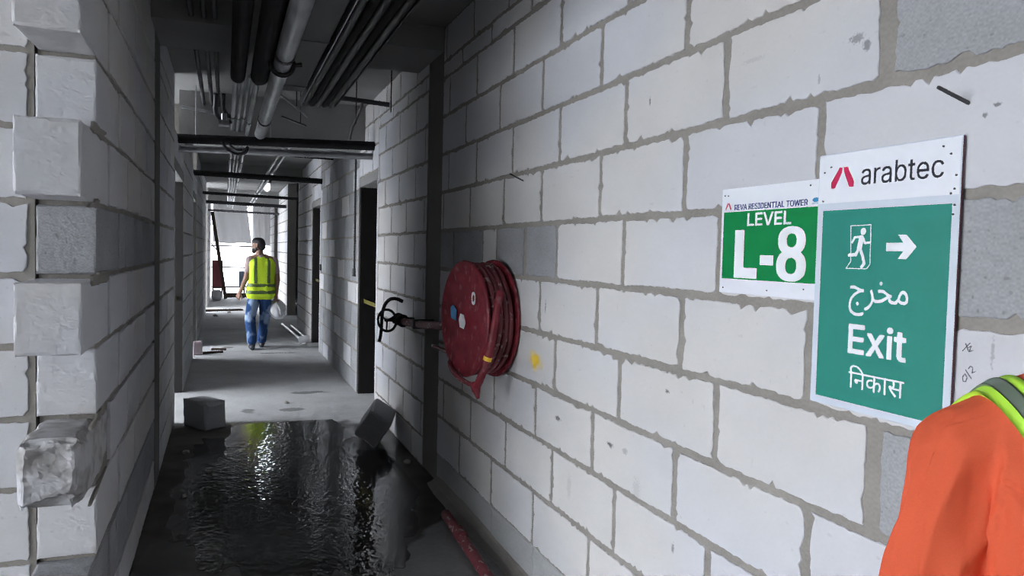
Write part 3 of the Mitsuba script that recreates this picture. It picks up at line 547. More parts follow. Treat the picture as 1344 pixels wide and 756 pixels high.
# flexible loops and fittings
pipe('flexible_hose', curve([(-.03, 8.0, 2.66), (.0, 7.98, 2.60), (.05, 7.95, 2.555), (.12, 7.95, 2.54), (.18, 7.97, 2.56), (.20, 8.0, 2.62)], 24), .014, 'rubber', 'outer black hose loop hanging under the cross pipes', 'hose')
pipe('flexible_hose', curve([(.03, 8.05, 2.66), (.06, 8.03, 2.61), (.10, 8.0, 2.585), (.15, 8.0, 2.59)], 16), .011, 'rubber', 'inner black hose loop hanging under the cross pipes', 'hose')
t = thing('pipe_fitting', 'tangle of dark elbows and a shiny tee left of the thin bare pipes', 'pipe fitting')
obj('elbow', tube(curve([(-.09, 7.7, 3.06), (-.09, 7.75, 2.95), (-.07, 7.8, 2.86), (.0, 7.82, 2.82), (.05, 7.83, 2.83)], 18), .022, 10), 'steel_dark', t, smooth=True)
obj('elbow', tube(curve([(-.02, 7.7, 3.06), (-.02, 7.75, 2.97), (.0, 7.8, 2.90), (.05, 7.82, 2.87)], 14), .018, 10), 'steel_dark', t, smooth=True)
obj('tee', cat_([tube([(-.06,7.72,2.79),(-.02,7.72,2.79),(.03,7.72,2.79)], .034, 12), tube([(-.015,7.72,2.79),(-.015,7.72,2.84),(-.015,7.72,2.88)], .026, 12)]), 'galvanised', t, smooth=30)
t = thing('pipe_clamp', 'black clamp round the galvanised pipe where the lagging ends', 'clamp')
a = np.linspace(0, 2*math.pi, 25)[:-1]
obj('ring', tube(np.c_[.315+.066*np.cos(a), np.full(24, 4.85), 2.74+.066*np.sin(a)], .014, 8, closed=True), 'rubber', t, smooth=True)
obj('bolt', tube([(.385, 4.85, 2.74), (.41, 4.85, 2.745), (.43, 4.85, 2.75)], .013, 8), 'rubber', t)
t = thing('support_bracket', 'pale slanted steel bracket under the cable tray end', 'bracket')
obj('arm', frame_to(bx(-.16, .16, -.02, .02, -.006, .006), (.60, 7.5, 2.97), (.80, 0, -.6), (0, 1, 0), (.6, 0, .8)), 'galvanised', t)
obj('arm', frame_to(bx(-.12, .12, -.015, .015, -.006, .006), (.60, 7.52, 2.83), (.95, 0, -.3), (0, 1, 0), (.3, 0, .95)), 'steel_dark', t)
obj('hanger', tube([(.62, 7.5, 2.96), (.62, 7.5, 3.1), (.62, 7.5, H+.01)], .006, 8), 'steel_dark', t)
obj('hanger', tube([(.66, 7.52, 2.82), (.66, 7.52, 3.0), (.66, 7.52, H+.01)], .005, 8), 'steel_dark', t)
t = thing('strut_bracket', 'pale strut bracket fixed above the first left doorway', 'bracket')
obj('arm', frame_to(bx(-.16, .16, -.02, .02, -.014, .014), (-.26, 8.36, 3.0), (.97, 0, -.12), (0, 1, 0), (.12, 0, .97)), 'galvanised', t)
rods = [((1.05, 6.7), 2.72, 'steel_dark', 'thin hanger rod left of its pair near the right wall'), ((1.30, 6.45), 2.80, 'steel_dark', 'thin hanger rod close to the right wall'), ((-.27, 8.1), 2.70, 'galvanised', 'pale hanger rod holding the cross pipes at the left wall'),
        ((.42, 8.1), 2.70, 'galvanised', 'hanger rod holding the cross pipes in the middle'), ((1.12, 3.95), 3.02, 'white_paint', 'short white hanger rod in the dark near the top of the wall')]
for (x, y), z, mt, lab in rods: obj('hanger_rod', tube([(x, y, z), (x, y, (z+H)/2), (x, y, H+.01)], .005, 8), mt, label=lab, cat='rod')
obj('hanging_wire', tube(curve([(1.335, 3.62, 2.90), (1.34, 3.61, 3.0), (1.335, 3.62, 3.1), (1.335, 3.62, 3.2)], 10), .003, 6), 'wire_green', label='thin green wire hanging beside the top of the block wall', cat='wire')
# lamp over the far corridor
t = thing('lamp', 'small glowing bulkhead lamp under the far corridor ceiling', 'lamp')
obj('base', bx(.76, .93, 17.36, 17.50, 3.02, 3.08), 'steel_dark', t)
obj('rod', tube([(.845, 17.43, 3.06), (.845, 17.43, 3.12), (.845, 17.43, H+.01)], .01, 8), 'steel_dark', t)
gl = trimesh.creation.icosphere(2, 1.0); gl.apply_transform(np.diag([.065, .075, .09, 1])); gl.apply_translation((.845, 17.42, 2.94))
k = obj('globe', gl, 'white_paint', t, label='glowing white globe', smooth=True); scene[k]['emitter'] = {'type': 'area', 'radiance': {'type': 'rgb', 'value': [.9, 1.0, 1.1]}}

# ------------------------------------------------------------------ things on the floor
def loose_block(name, label, size, loc, rot, seed, mat='block_grey', chips=6):
    m = end_block(-size[0]/2, size[0]/2, -size[1]/2, size[1]/2, -size[2]/2, size[2]/2, seed, .014, .003)
    m.apply_transform(trimesh.transformations.euler_matrix(*rot)); m.apply_translation((0, 0, -m.bounds[0][2]+loc[2])); m.apply_translation((loc[0], loc[1], 0))
    obj(name, m, mat, label=label, cat='block')
loose_block('concrete_block', 'grey concrete block standing on the floor by the left wall', (.22, .34, .255), (-.165, 7.42, .0), (0, 0, .62), 301)
loose_block('concrete_block', 'tilted grey concrete block leaning at the foot of the right wall', (.22, .42, .25), (1.215, 6.46, .0), (.10, .60, -.25), 302)
t = thing('floor_pipe', 'paint-flecked red pipe lying on the floor along the right wall', 'pipe')
obj('run', tube(curve([(1.14, 2.3, .03), (1.19, 3.0, .03), (1.235, 3.61, .032), (1.262, 4.1, .03), (1.272, 4.3, .03), (1.278, 4.47, .03)], 40), .030, 14), 'red_pipe_paint', t, smooth=True)
obj('joint', tube([(1.262, 4.06, .032), (1.264, 4.12, .032), (1.266, 4.18, .032)], .036, 14), 'red_pipe_paint', t, label='pale scuffed joint')
for i, (p0, p1, lab) in enumerate((((1.13, 16.6, .05), (1.26, 13.6, .045), 'left of two metal props lying on the floor by the right wall'), ((1.29, 16.2, .045), (1.37, 13.75, .045), 'right of two metal props lying on the floor by the right wall'))):
    k = thing('metal_prop', lab, 'prop'); p0, p1 = np.array(p0), np.array(p1)
    obj('tube', tube([p0, (p0+p1)/2, p1], .030, 12), 'galvanised', k, smooth=40)
    obj('foot_plate', bx(p1[0]-.06, p1[0]+.06, p1[1]-.006, p1[1]+.006, .0, .12), 'white_paint', k)
obj('carton', bevel_box(-.435, -.31, 12.35, 12.50, 0, .20, .008), 'pink_card', label='small dusty pink carton on the floor by the second left doorway', cat='box')
for i, (x, y, a, l, lab) in enumerate(((-.16, 12.55, .3, .30, 'short wooden stick lying beside the dusty carton'), (-.08, 12.9, -.2, .22, 'second short stick on the floor behind the carton'))):
    obj('wooden_stick', frame_to(bevel_box(-l/2, l/2, -.02, .02, 0, .03, .004), (x, y, 0), (math.cos(a), math.sin(a), 0), (-math.sin(a), math.cos(a), 0), (0, 0, 1)), 'dark_wood', label=lab, cat='stick')
for i, (x, y, r, lab) in enumerate(((-.24, 5.35, .022, 'small mortar lump on the dark floor by the left wall, nearest of three'), (-.10, 5.9, .020, 'small mortar lump on the dark floor by the left wall, second of three'), (-.28, 6.5, .026, 'small mortar lump on the dark floor in front of the grey block'),
        (.62, 8.35, .024, 'mortar lump alone in the middle of the lit floor'), (1.30, 7.35, .026, 'mortar lump at the foot of the first doorway on the right'), (1.33, 5.75, .028, 'mortar lump behind the tilted block at the wall foot'), (-.2, 19.2, .05, 'chunk of rubble on the far floor on the left'), (.1, 20.2, .045, 'chunk of rubble beside the loose plank'))):
    m = trimesh.creation.icosphere(2, 1.0); m.vertices *= .75+.5*meshkit.fbm(m.vertices*1.7+i, 3)[:, None]; m.vertices *= [r, r*(.8+.05*i), r*.7]; m.apply_translation((x, y, r*.35))
    obj('mortar_lump', m, 'mortar', label=lab, cat='rubble')
# yellow tape across the doorways
for x, y0, y1, z, lab in ((XR+.06, 7.61, 8.73, 1.06, 'yellow tape across the first doorway on the right'), (XR+.06, 12.46, 13.69, 1.10, 'yellow tape across the second doorway on the right'), (XL-.06, 7.63, 9.24, 1.06, 'yellow tape across the first doorway on the left')):
    obj('barrier_tape', bx(x-.001, x+.001, y0, y1, z-.022, z+.022), 'tape_yellow', label=lab, cat='tape')
# the bright end: railing, hanging sheets, ladder, oddments
t = thing('railing', 'steel tube railing across the bright open end of the corridor', 'railing')
for z in (.30, .95, 1.66): obj('rail', tube([(XL-.02, 27.2, z), (.5, 27.2, z), (XR+.02, 27.2, z)], .022, 10), 'steel_dark', t)
def sheet(x0, x1a, x1b, z0, z1, y, label, seed):
    nx, nz = 26, 20; V = []
    for j in range(nz):
        v = j/(nz-1); xr = x1a+(x1b-x1a)*v
        for i in range(nx):
            u = i/(nx-1); x = x0+(xr-x0)*u; z = z0+(z1-z0)*v
            V.append((x, y+.035*math.sin(u*17+seed+v*1.5)*(1.1-.5*v), z+.015*math.sin(u*9+seed)*(1-v)))
    F = [(j*nx+i, j*nx+i+1, (j+1)*nx+i+1, (j+1)*nx+i) for j in range(nz-1) for i in range(nx-1)]
    obj('hanging_sheet', (np.array(V), np.array(F)), 'sheet_grey', label=label, cat='sheet', smooth=True)
sheet(-.36, .83, .66, 1.76, 3.18, 26.9, 'grey cloth sheet hanging across the top of the bright opening', 1.)
sheet(.86, XR, XR, 1.70, 3.18, 26.95, 'narrow grey sheet hanging on the right of the bright opening', 2.)
t = thing('ladder', 'ladder leaning on the left wall at the bright end of the corridor', 'ladder')
lad = lambda s: np.array([.03-.40*s, 0, .02+2.68*s])
for y in (25.35, 25.70): obj('stile', tube([lad(s)+[0, y, 0] for s in (0, .5, 1.0)], .048, 4), 'dark_wood', t)
for q in range(9): obj('rung', tube([lad(.06+.1*q)+[0, y, 0] for y in (25.35, 25.5, 25.70)], .018, 8), 'dark_wood', t)
obj('brace', tube([(-.40, 25.34, 1.75), (-.32, 25.34, 1.62), (-.12, 25.34, 1.42)], .016, 8), 'dark_wood', t)
def lump(name, label, cat, c, r, mat, seed, sq=.6):
    m = trimesh.creation.icosphere(3, 1.0); v = m.vertices; v = np.sign(v)*np.abs(v)**sq; v *= .88+.26*meshkit.fbm(v*2.2+seed, 4)[:, None]; m.vertices = v*r; m.apply_translation(np.array(c)-[0, 0, m.bounds[0][2]]); 
    obj(name, m, mat, label=label, cat=cat, smooth=True)
k = thing('maroon_board', 'maroon board leaning behind the ladder', 'board')
obj('panel', frame_to(bevel_box(-.15, .15, -.012, .012, 0, .85, .004), (-.21, 26.1, .36), (1, 0, 0), (0, .98, .2), (0, -.2, .98)), 'maroon', k)
obj('stand', cat_([bx(-.36, -.32, 26.2, 26.24, 0, .45), bx(-.10, -.06, 26.2, 26.24, 0, .45), bx(-.36, -.06, 26.16, 26.24, .30, .36)]), 'dark_wood', k)
lump('sack', 'grey sack lying on the floor in front of the ladder foot', 'sack', (-.22, 24.7, 0), (.15, .25, .16), 'sack_grey', 3)
k = thing('metal_box', 'blue grey metal box on legs near the bright opening', 'box')
obj('body', bevel_box(.42, .62, 25.8, 26.1, .38, .86, .01), 'blue_grey', k)
obj('leg', bx(.44, .48, 25.85, 25.9, 0, .38), 'steel_dark', k); obj('leg', bx(.56, .60, 25.85, 25.9, 0, .38), 'steel_dark', k)
obj('timber_beam', bevel_box(.05, 1.2, 26.3, 26.42, 0, .14, .01), 'dark_wood', label='long dark timber lying across the floor at the bright end', cat='timber')
obj('plank', frame_to(bevel_box(-.5, .5, -.1, .1, 0, .04, .004), (-.05, 20.8, 0), (.95, .3, 0), (-.3, .95, 0), (0, 0, 1)), 'dark_wood', label='loose plank on the floor of the far corridor', cat='plank')
# shallow water on the wet floor
pts = []
for i in range(320):
    a = 2*math.pi*i/320; c, d = math.cos(a), math.sin(a)
    r = .58+.55*float(meshkit.fbm(np.array([c*2.2+3, d*2.2, 2.]), 3))+.34*float(meshkit.fbm(np.array([c*9, d*9, 1.]), 4))
    pts.append((.50+.74*r*c, 5.70+1.80*r*d))
pp = Polygon(pts).buffer(0)
from shapely.geometry import Point
pp = pp.difference(Point(1.215, 6.46).buffer(.27)).intersection(Polygon([(XL+.06, 3), (1.26, 3), (1.26, 7.45), (XL+.06, 7.45)]))
pp = max(getattr(pp, 'geoms', [pp]), key=lambda g: g.area)
pm = trimesh.creation.extrude_polygon(pp, .0018, engine='earcut')
obj('puddle', pm, 'water', label='shallow dark puddle mirroring the bright corridor end', cat='puddle')
# ------------------------------------------------------------------ people
def sph(p, r, n=20): return m3.Manifold.sphere(float(r), n).translate([float(x) for x in p])
def bone(p, rp, q, rq): return m3.Manifold.batch_hull([sph(p, rp), sph(q, rq)])
def chain(*pr): return m3.Manifold.batch_boolean([bone(a[0], a[1], b[0], b[1]) for a, b in zip(pr, pr[1:])], m3.OpType.Add)
def hull(*pr): return m3.Manifold.batch_hull([sph(p, r) for p, r in pr])
def add(ms): return m3.Manifold.batch_boolean(list(ms), m3.OpType.Add)
def skin(M, l, it=8, fn=None):
    M = M.refine_to_length(l); q = M.to_mesh(); m = trimesh.Trimesh(q.vert_properties[:, :3].astype(float), q.tri_verts, process=True)
    trimesh.smoothing.filter_taubin(m, .5, .53, iterations=it)
    if fn is not None: m.vertices = m.vertices+m.vertex_normals*fn(m.vertices)[:, None]
    return m
def unit(v): v = np.asarray(v, float); return v/np.linalg.norm(v)
def hand(wr, d, n, side, curl=.5, s=1.0):
    """wrist, direction to the fingers, palm normal; side +1 puts the thumb along cross(d, n)"""
    d, n = unit(d), unit(np.asarray(n)-unit(d)*(np.asarray(n)@unit(d))); u = np.cross(d, n)*side; wr = np.asarray(wr, float)
    P = lambda a, b, c: wr+s*(a*d+b*u+c*n)
    out = [hull((P(0, .012, 0), .020*s), (P(0, -.012, 0), .020*s), (P(.085, .030, 0), .014*s), (P(.082, -.032, 0), .012*s))]
    for b, l in ((.031, .072), (.011, .080), (-.010, .074), (-.030, .058)):
        p, dr_, pts = P(.080, b, 0), d.copy(), []
        pts.append((p, .0088*s))
        for q, f in enumerate((.45, .30, .25)):
            ang = curl*(.5, .9, .7)[q]; dr_ = unit(dr_*math.cos(ang)+unit(n-dr_*(n@dr_))*math.sin(ang)); p = p+dr_*l*f*s; pts.append((p, (.0084, .0078, .0068)[q]*s))
        out.append(chain(*pts))
    out.append(chain((P(.018, .026, .004), .013*s), (P(.048, .052, .014), .0105*s), (P(.076, .058, .028), .0092*s), (P(.096, .052, .036), .0075*s)))
    return add(out)
def head_parts(c, f, s=1.0):
    """c: middle of the head, f: where the face looks"""
    f = unit([f[0], f[1], 0]); l = np.array([-f[1], f[0], 0]); z = np.array([0, 0, 1.]); c = np.asarray(c, float)
    P = lambda a, b, h: c+s*(a*f+b*l+h*z)
    sk = [hull((P(.022, 0, .030), .078*s), (P(-.022, 0, .028), .082*s), (P(-.01, 0, .042), .078*s)), hull((P(.035, .02, -.03), .048*s), (P(.035, -.02, -.03), .048*s), (P(.062, 0, -.085), .028*s), (P(-.01, .045, -.04), .030*s), (P(-.01, -.045, -.04), .030*s)),
          hull((P(.092, 0, .010), .009*s), (P(.108, 0, -.022), .012*s), (P(.09, .012, -.026), .009*s), (P(.09, -.012, -.026), .009*s)), hull((P(.084, .030, .030), .012*s), (P(.084, -.030, .030), .012*s))]
    for q in (1, -1): sk.append(hull((P(-.008, q*.078, .014), .012*s), (P(-.018, q*.086, .006), .013*s), (P(-.006, q*.078, -.018), .009*s)))
    sk.append(hull((P(.090, .018, -.056), .008*s), (P(.090, -.018, -.056), .008*s), (P(.096, 0, -.054), .008*s)))
    hair = hull((P(-.008, 0, .050), .088*s), (P(-.035, 0, .028), .084*s), (P(-.045, 0, -.005), .066*s))-m3.Manifold.cube([.3*s]*3, True).translate((P(.203, 0, -.105)).tolist())
    hair = add([hull((P(.030, 0, .062), .075*s), (P(-.03, 0, .055), .082*s)), hull((P(-.035, .0, .03), .084*s), (P(-.055, 0, -.02), .060*s)), hull((P(.06, .03, .085), .03*s), (P(.06, -.03, .085), .03*s), (P(0, 0, .10), .04*s))])
    face_cut = hull((P(.10, .05, .02), .045*s), (P(.10, -.05, .02), .045*s), (P(.11, .05, -.1), .07*s), (P(.11, -.05, -.1), .07*s))
    ears = add([sph(P(-.004, q*.09, -.005), .03*s) for q in (1, -1)])
    beard = hull((P(.055, .030, -.060), .036*s), (P(.055, -.030, -.060), .036*s), (P(.068, 0, -.092), .031*s), (P(.005, .05, -.045), .030*s), (P(.005, -.05, -.045), .030*s))-hull((P(.10, .02, -.01), .042*s), (P(.10, -.02, -.01), .042*s))
    eyes = [sph(P(.083, q*.030, .008), .0125*s) for q in (1, -1)]
    return add(sk), hair-face_cut-ears, beard, eyes

# --- the man walking away
V3 = lambda *a: np.array(a, float)
wk = thing('person', 'man in a yellow safety vest and blue jeans walking away down the corridor', 'person')
Y0 = 12.95
SL, SR, EL, ER, WL, WR = V3(.378, Y0, 1.43), V3(.742, Y0, 1.42), V3(.325, Y0-.02, 1.15), V3(.800, Y0-.03, 1.14), V3(.232, Y0+.10, .905), V3(.782, Y0+.02, .885)
HL, HR, KL, KR, AL, AR = V3(.452, Y0, .92), V3(.622, Y0, .92), V3(.385, Y0+.03, .50), V3(.615, Y0+.12, .50), V3(.415, Y0-.10, .115), V3(.575, Y0+.20, .10)
NK, HD = V3(.535, Y0, 1.50), V3(.500, Y0+.01, 1.660)
hd, hair, beard, eyes = head_parts(HD, (-.93, .37, 0), .98)
handL = hand(WL, WL-EL, (.6, .5, .3), 1, .55); handR = hand(WR, V3(.02, .0, -1), (.9, .35, .1), -1, 1.05)
torso = add([hull((V3(.45, Y0, 1.36), .105), (V3(.67, Y0, 1.36), .105), (V3(.47, Y0, 1.10), .100), (V3(.64, Y0, 1.10), .100)), hull((V3(.47, Y0, 1.12), .100), (V3(.64, Y0, 1.12), .100), (V3(.46, Y0, .95), .105), (V3(.62, Y0, .95), .105)), hull((SL, .062), (NK, .055), (SR, .062), (V3(.55, Y0, 1.36), .11))])
body = add([hd, chain((NK-V3(0, 0, .05), .062), (NK+V3(-.015, 0, .08), .056)), torso, chain((SL, .058), (EL, .043), (WL, .029)), chain((SR, .058), (ER, .043), (WR, .029)), handL, handR,
            chain((HL, .085), (KL, .055), (AL, .042), (AL+V3(-.01, .12, -.05), .03)), chain((HR, .085), (KR, .055), (AR, .042), (AR+V3(-.0, .12, -.05), .03))])
obj('body', skin(body, .012, 5), 'skin', wk, smooth=True)
obj('hair', skin(hair, .012, 6), 'hair_black', wk, label='short black hair', smooth=True)
obj('beard', skin(beard, .010, 4), 'hair_black', wk, label='dark beard', smooth=True)
for e in eyes: obj('eye', skin(e, .01, 1), 'eye_white', wk, smooth=True)
def arm_cut(S, E, d): return chain((S+(E-S)*d, .10), (E, .10))
shirt = add([chain((SL, .070), (SL+(EL-SL)*.62, .058)), chain((SR, .070), (SR+(ER-SR)*.62, .058)), hull((NK, .062), (V3(.55, Y0, 1.42), .09))])
obj('shirt', skin(shirt, .015, 5), 'shirt', wk, label='dusty pinkish shirt sleeves', smooth=True)
def vest_of(g): return add([hull((V3(.455, Y0, 1.36), .122+g), (V3(.665, Y0, 1.36), .122+g), (V3(.475, Y0, 1.10), .122+g), (V3(.64, Y0, 1.10), .122+g)), hull((V3(.475, Y0, 1.12), .122+g), (V3(.64, Y0, 1.12), .122+g), (V3(.445, Y0, .90), .130+g), (V3(.640, Y0, .905), .130+g)),
    hull((V3(.43, Y0, 1.43), .066+g), (NK-V3(0, 0, .03), .066+g), (V3(.695, Y0, 1.42), .066+g), (V3(.55, Y0, 1.36), .12+g))])-m3.Manifold.cube([1., 1., .3], True).translate([.55, Y0, .655])
fold1 = lambda v: .016*(meshkit.fbm(v*np.array([16, 16, 4.]), 3)-.5)
vt = obj('vest', skin(vest_of(0), .014, 6, fold1), 'vest_yellow', wk, label='bright yellow safety vest', smooth=True)
slab = lambda z0, z1: m3.Manifold.cube([1.2, 1.2, z1-z0]).translate([0, Y0-.6, z0])
for z in (1.005, .895): obj('stripe', skin(vest_of(.005)^slab(z, z+.055), .02, 1), 'vest_band', vt, label='dark reflective stripe round the vest', smooth=30)
for x in (.435, .635):
    obj('stripe', skin(vest_of(.004)^m3.Manifold.cube([.050, 1.2, .43]).translate([x, Y0-.6, 1.06]), .02, 1), 'vest_band', vt, label='dark reflective stripe over the shoulder', smooth=30)
fold2 = lambda v: .010*(meshkit.fbm(v*np.array([14, 14, 9.]), 3)-.5)
jeans = add([hull((V3(.46, Y0, .93), .112), (V3(.62, Y0, .93), .112), (HL-V3(0, 0, .06), .098), (HR-V3(0, 0, .06), .098)), chain((HL-V3(0, 0, .05), .100), (KL, .084), (AL+V3(0, 0, .03), .074)), chain((HR-V3(0, 0, .05), .100), (KR, .084), (AR+V3(0, 0, .03), .074))])
obj('jeans', skin(jeans, .014, 6, fold2), 'denim', wk, label='faded blue jeans', smooth=True)
for A, yaw in ((AL, -.10), (AR, .05)):
    g = A[2]-.10; t_ = V3(math.sin(yaw), math.cos(yaw), 0)
    sh = add([chain((A+V3(0, 0, .02), .055), (A-V3(0, 0, .035+g*.5), .050)), hull((V3(A[0], A[1], .042)-t_*.03, .042), (V3(A[0], A[1], .042)+t_*.10, .040), (V3(A[0], A[1], .034)+t_*.17, .034))])
    obj('shoe', skin(sh, .012, 4), 'boot', wk, label='dark work boot', smooth=True)
hp = []
for i in range(15):
    a = i/14*math.pi/2; hp.append((max(.0, .128*math.cos(a)), .112*math.sin(a)))
hp = [(.118, -.004), (.152, -.010), (.156, -.004), (.132, .004)]+hp[:-1]+[(0, .112)]
hh = lathe(hp, 36); hh.apply_transform(np.diag([1.12, .95, 1, 1]))
hx = unit(V3(.35, -.15, -.92)); hn = unit(V3(.25, -.95, .08)); hn = unit(hn-hx*(hn@hx)); hy = np.cross(hn, hx)
ht = thing('hard_hat', 'white hard hat carried by the brim in the walking man\'s right hand', 'hard hat')
HC = V3(.808, Y0+.055, .640)
obj('shell', frame_to(hh, HC, hx, hy, hn), 'helmet_white', ht, smooth=30)
rg = tube(curve([(.135*math.cos(a), 0, .112*math.sin(a)+.004) for a in np.linspace(.15, 2.99, 12)], 24), .010, 8); rg.apply_transform(np.diag([1.08, 1, 1, 1]))
obj('ridge', frame_to(rg, HC, hx, hy, hn), 'helmet_white', ht, label='raised ridge over the crown', smooth=True)

# --- the worker in orange beside the exit sign
ok = thing('person', 'worker in an orange coverall with a lime safety strap, standing beside the exit sign', 'person')
B = V3(.985, .555, 0); dr_ = unit(V3(.45, -.89, 0)); le = -dr_; fw = np.array([-dr_[1], dr_[0], 0.]); zz = V3(0, 0, 1)
Q = lambda f, l, h: B+f*fw+l*le+h*zz
sl, sr = Q(-.018, .175, 1.395), Q(-.018, -.175, 1.40)
el, er = Q(-.056, .214, 1.11), Q(-.056, -.214, 1.115)
wl, wr_ = Q(.06, .228, .875), Q(.06, -.228, .88)
hl, hr = Q(0, .09, .92), Q(0, -.09, .92); kl, kr = Q(.02, .10, .50), Q(.02, -.10, .50); al, ar = Q(0, .10, .10), Q(0, -.10, .10)
nk, hc = Q(-.0, 0, 1.50), Q(.03, 0, 1.665)
hd, hair, beard, eyes = head_parts(hc, fw)
tors = add([hull((Q(0, .045, 1.33), .075), (Q(0, -.045, 1.33), .075), (Q(0, .04, 1.08), .075), (Q(0, -.04, 1.08), .075), (Q(0, .05, .95), .085), (Q(0, -.05, .95), .085)), hull((sl, .036), (nk-.03*zz, .050), (sr, .036), (Q(0, 0, 1.34), .08))])
body = add([hd, chain((nk-.05*zz, .062), (nk+.09*zz+.02*fw, .056)), tors, chain((sl, .038), (el, .036), (wl, .029)), chain((sr, .038), (er, .036), (wr_, .029)), hand(wl, wl-el, -le+.3*fw, 1, .5), hand(wr_, wr_-er, le+.3*fw, -1, .5),
            chain((hl, .078), (kl, .052), (al, .042), (al+.12*fw-.05*zz, .03)), chain((hr, .078), (kr, .052), (ar, .042), (ar+.12*fw-.05*zz, .03))])
obj('body', skin(body, .010, 5), 'skin', ok, smooth=True)
obj('hair', skin(hair, .012, 6), 'hair_black', ok, label='short black hair', smooth=True)
for e in eyes: obj('eye', skin(e, .01, 1), 'eye_white', ok, smooth=True)
sleeve = lambda S, E, W: [chain((S, .062), (S+(E-S)*.35, .060), (S+(E-S)*.75, .061), (E, .062), (E+(W-E)*.5, .058), (W+(E-W)*.06, .050))]
cover = add([hull((Q(0, .050, 1.35), .108), (Q(0, -.050, 1.35), .108), (Q(0, .052, 1.08), .110), (Q(0, -.052, 1.08), .110)), hull((Q(0, .052, 1.10), .110), (Q(0, -.052, 1.10), .110), (Q(0, .08, .92), .130), (Q(0, -.08, .92), .130)),
             hull((Q(0, .115, 1.437), .068), (nk-.02*zz, .078), (Q(0, -.115, 1.44), .068), (Q(-.0, .050, 1.35), .106), (Q(-.0, -.050, 1.35), .106)), hull((Q(0, .115, 1.437), .066), (sl, .062)), hull((Q(0, -.115, 1.437), .066), (sr, .062)), chain((nk-.04*zz, .080), (nk-.005*zz, .070)),
             *sleeve(sl, el, wl), *sleeve(sr, er, wr_), chain((hl-.02*zz, .115), (kl, .085), (al+.02*zz, .078)), chain((hr-.02*zz, .115), (kr, .085), (ar+.02*zz, .078))])
ARMPIT = Q(-.075, .145, 1.395)
def folds(v):
    d = v-ARMPIT; r = np.linalg.norm(d, axis=1)
    # creases run down from the shoulder seam and fan out from the top of the armhole
    c = np.stack([v@le, v@fw, v[:, 2]], 1)
    w = meshkit.fbm(np.c_[c[:, 0]*15+1.5*meshkit.noise(c*5), c[:, 1]*15, c[:, 2]*2.6], 3, 3)
    ridge = 1-np.abs(2*w-1)
    a = np.arctan2(d@le, -d@zz)+.5*meshkit.noise(c*7); fan = (.5+.5*np.cos(a*8.0+1.0))**3
    g = np.exp(-(r/.17)**2)*np.clip(r/.03, 0, 1)*np.clip((1.44-v[:, 2])/.06, 0, 1)
    inner = np.clip((.205-c[:, 0])/.05, 0, 1)
    down = np.clip((1.405-c[:, 2])/.03, 0, 1)*np.clip((c[:, 1]*-1+.02)/.04, 0, 1)
    k = 1.395-c[:, 2]; wob = .012*(meshkit.noise(np.c_[c[:, 2]*9, c[:, 1]*0, c[:, 1]*0])-.5)
    deep = np.exp(-((c[:, 0]-(.147-.05*k)+wob)/.013)**2)*down
    side = np.exp(-((c[:, 0]-(.140-.42*k)+wob)/.012)**2)*down*np.clip(1-k/.25, 0, 1)
    third = np.exp(-((c[:, 0]-(.176+.02*k)-wob)/.010)**2)*down*np.clip(1.2-k/.24, 0, 1)
    return .050*(ridge-.86)*np.clip((1.50-v[:, 2])/.12, .15, 1)-.006*g*fan*inner-.040*deep-.026*side-.030*third+.003*(meshkit.fbm(v*22, 3, 8)-.5)
cm = skin(cover, .013, 12)
cm = trimesh.Trimesh(*trimesh.remesh.subdivide(cm.vertices, cm.faces)); trimesh.smoothing.filter_taubin(cm, .5, .53, iterations=10)
cm.vertices = cm.vertices+cm.vertex_normals*folds(cm.vertices)[:, None]; trimesh.smoothing.filter_taubin(cm, .5, .53, iterations=2)
ck = obj('coverall', cm, 'orange_cotton', ok, label='orange work coverall with creased sleeves', smooth=True)
for A in (al, ar):
    sh = add([chain((A+.02*zz, .058), (A-.04*zz, .052)), hull((A*V3(1, 1, 0)+.042*zz-.03*fw, .042), (A*V3(1, 1, 0)+.042*zz+.10*fw, .040), (A*V3(1, 1, 0)+.034*zz+.17*fw, .034))])
    obj('shoe', skin(sh, .012, 4), 'boot', ok, label='dark work boot', smooth=True)
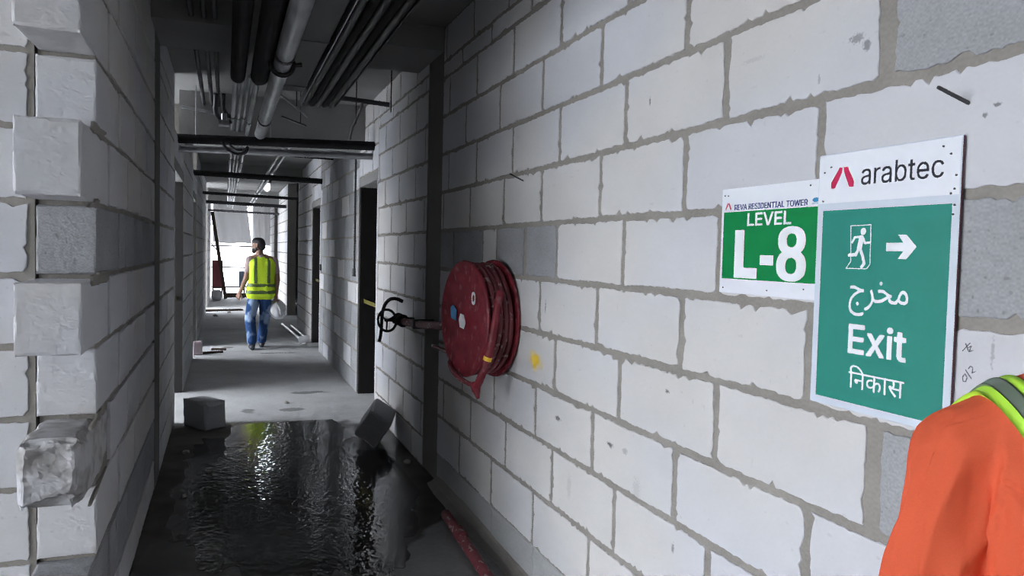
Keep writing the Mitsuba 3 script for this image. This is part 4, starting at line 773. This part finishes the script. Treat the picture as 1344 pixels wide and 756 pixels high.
def strap(path, w, lift, name, mat, lab, parent):
    """a band laid on the coverall: the path's points are moved to its surface"""
    p = curve(path, 150); t = np.gradient(p, axis=0); t /= np.linalg.norm(t, axis=1, keepdims=True)
    near, dist, tri = trimesh.proximity.closest_point(cm, p); n = cm.face_normals[tri]
    from scipy.ndimage import gaussian_filter1d as gf
    n = gf(n, 4, axis=0); n /= np.linalg.norm(n, axis=1, keepdims=True); s = np.cross(t, n); s /= np.linalg.norm(s, axis=1, keepdims=True)
    rows = []
    for u in np.linspace(-.5, .5, 7):
        q, _, tr_ = trimesh.proximity.closest_point(cm, near+s*w*u); q = gf(q, 3, axis=0); q = trimesh.proximity.closest_point(cm, q)[0]; rows.append(gf(q, 1, axis=0)+n*lift)
    R_ = np.array(rows); k_, m_ = R_.shape[:2]; V = np.vstack([R_.reshape(-1, 3), (R_-n[None]*(lift+.004)).reshape(-1, 3)]); F = []; o = k_*m_
    for i in range(k_-1):
        for j in range(m_-1):
            a, b, c, d = i*m_+j, i*m_+j+1, (i+1)*m_+j+1, (i+1)*m_+j; F += [(a, b, c), (a, c, d), (o+a, o+c, o+b), (o+a, o+d, o+c)]
    for i in (0, k_-1):
        for j in range(m_-1): a, b = i*m_+j, i*m_+j+1; F += [(a, o+a, o+b), (a, o+b, b)]
    return obj(name, trimesh.Trimesh(V, F, process=False), mat, parent, label=lab, smooth=True)
PATH = [Q(.14, .07, .95), Q(.13, .08, 1.10), Q(.12, .12, 1.26), Q(.085, .185, 1.37), Q(.045, .200, 1.44), Q(.012, .168, 1.474), Q(-.025, .135, 1.485), Q(-.062, .105, 1.472), Q(-.10, .075, 1.435), Q(-.125, .062, 1.34), Q(-.125, .060, 1.18), Q(-.13, .058, 1.03), Q(-.14, .056, .95)]
sk_ = strap(PATH, .042, .006, 'safety_strap', 'lime_tape', 'lime safety strap over the shoulder', ok)
strap(PATH, .017, .0085, 'reflective_band', 'grey_tape', 'grey reflective band along the middle', sk_)
PATH2 = [p-2*le*((p-B)@le) for p in PATH]
sk_ = strap(PATH2, .042, .006, 'safety_strap', 'lime_tape', 'lime safety strap over the shoulder', ok)
strap(PATH2, .017, .0085, 'reflective_band', 'grey_tape', 'grey reflective band along the middle', sk_)
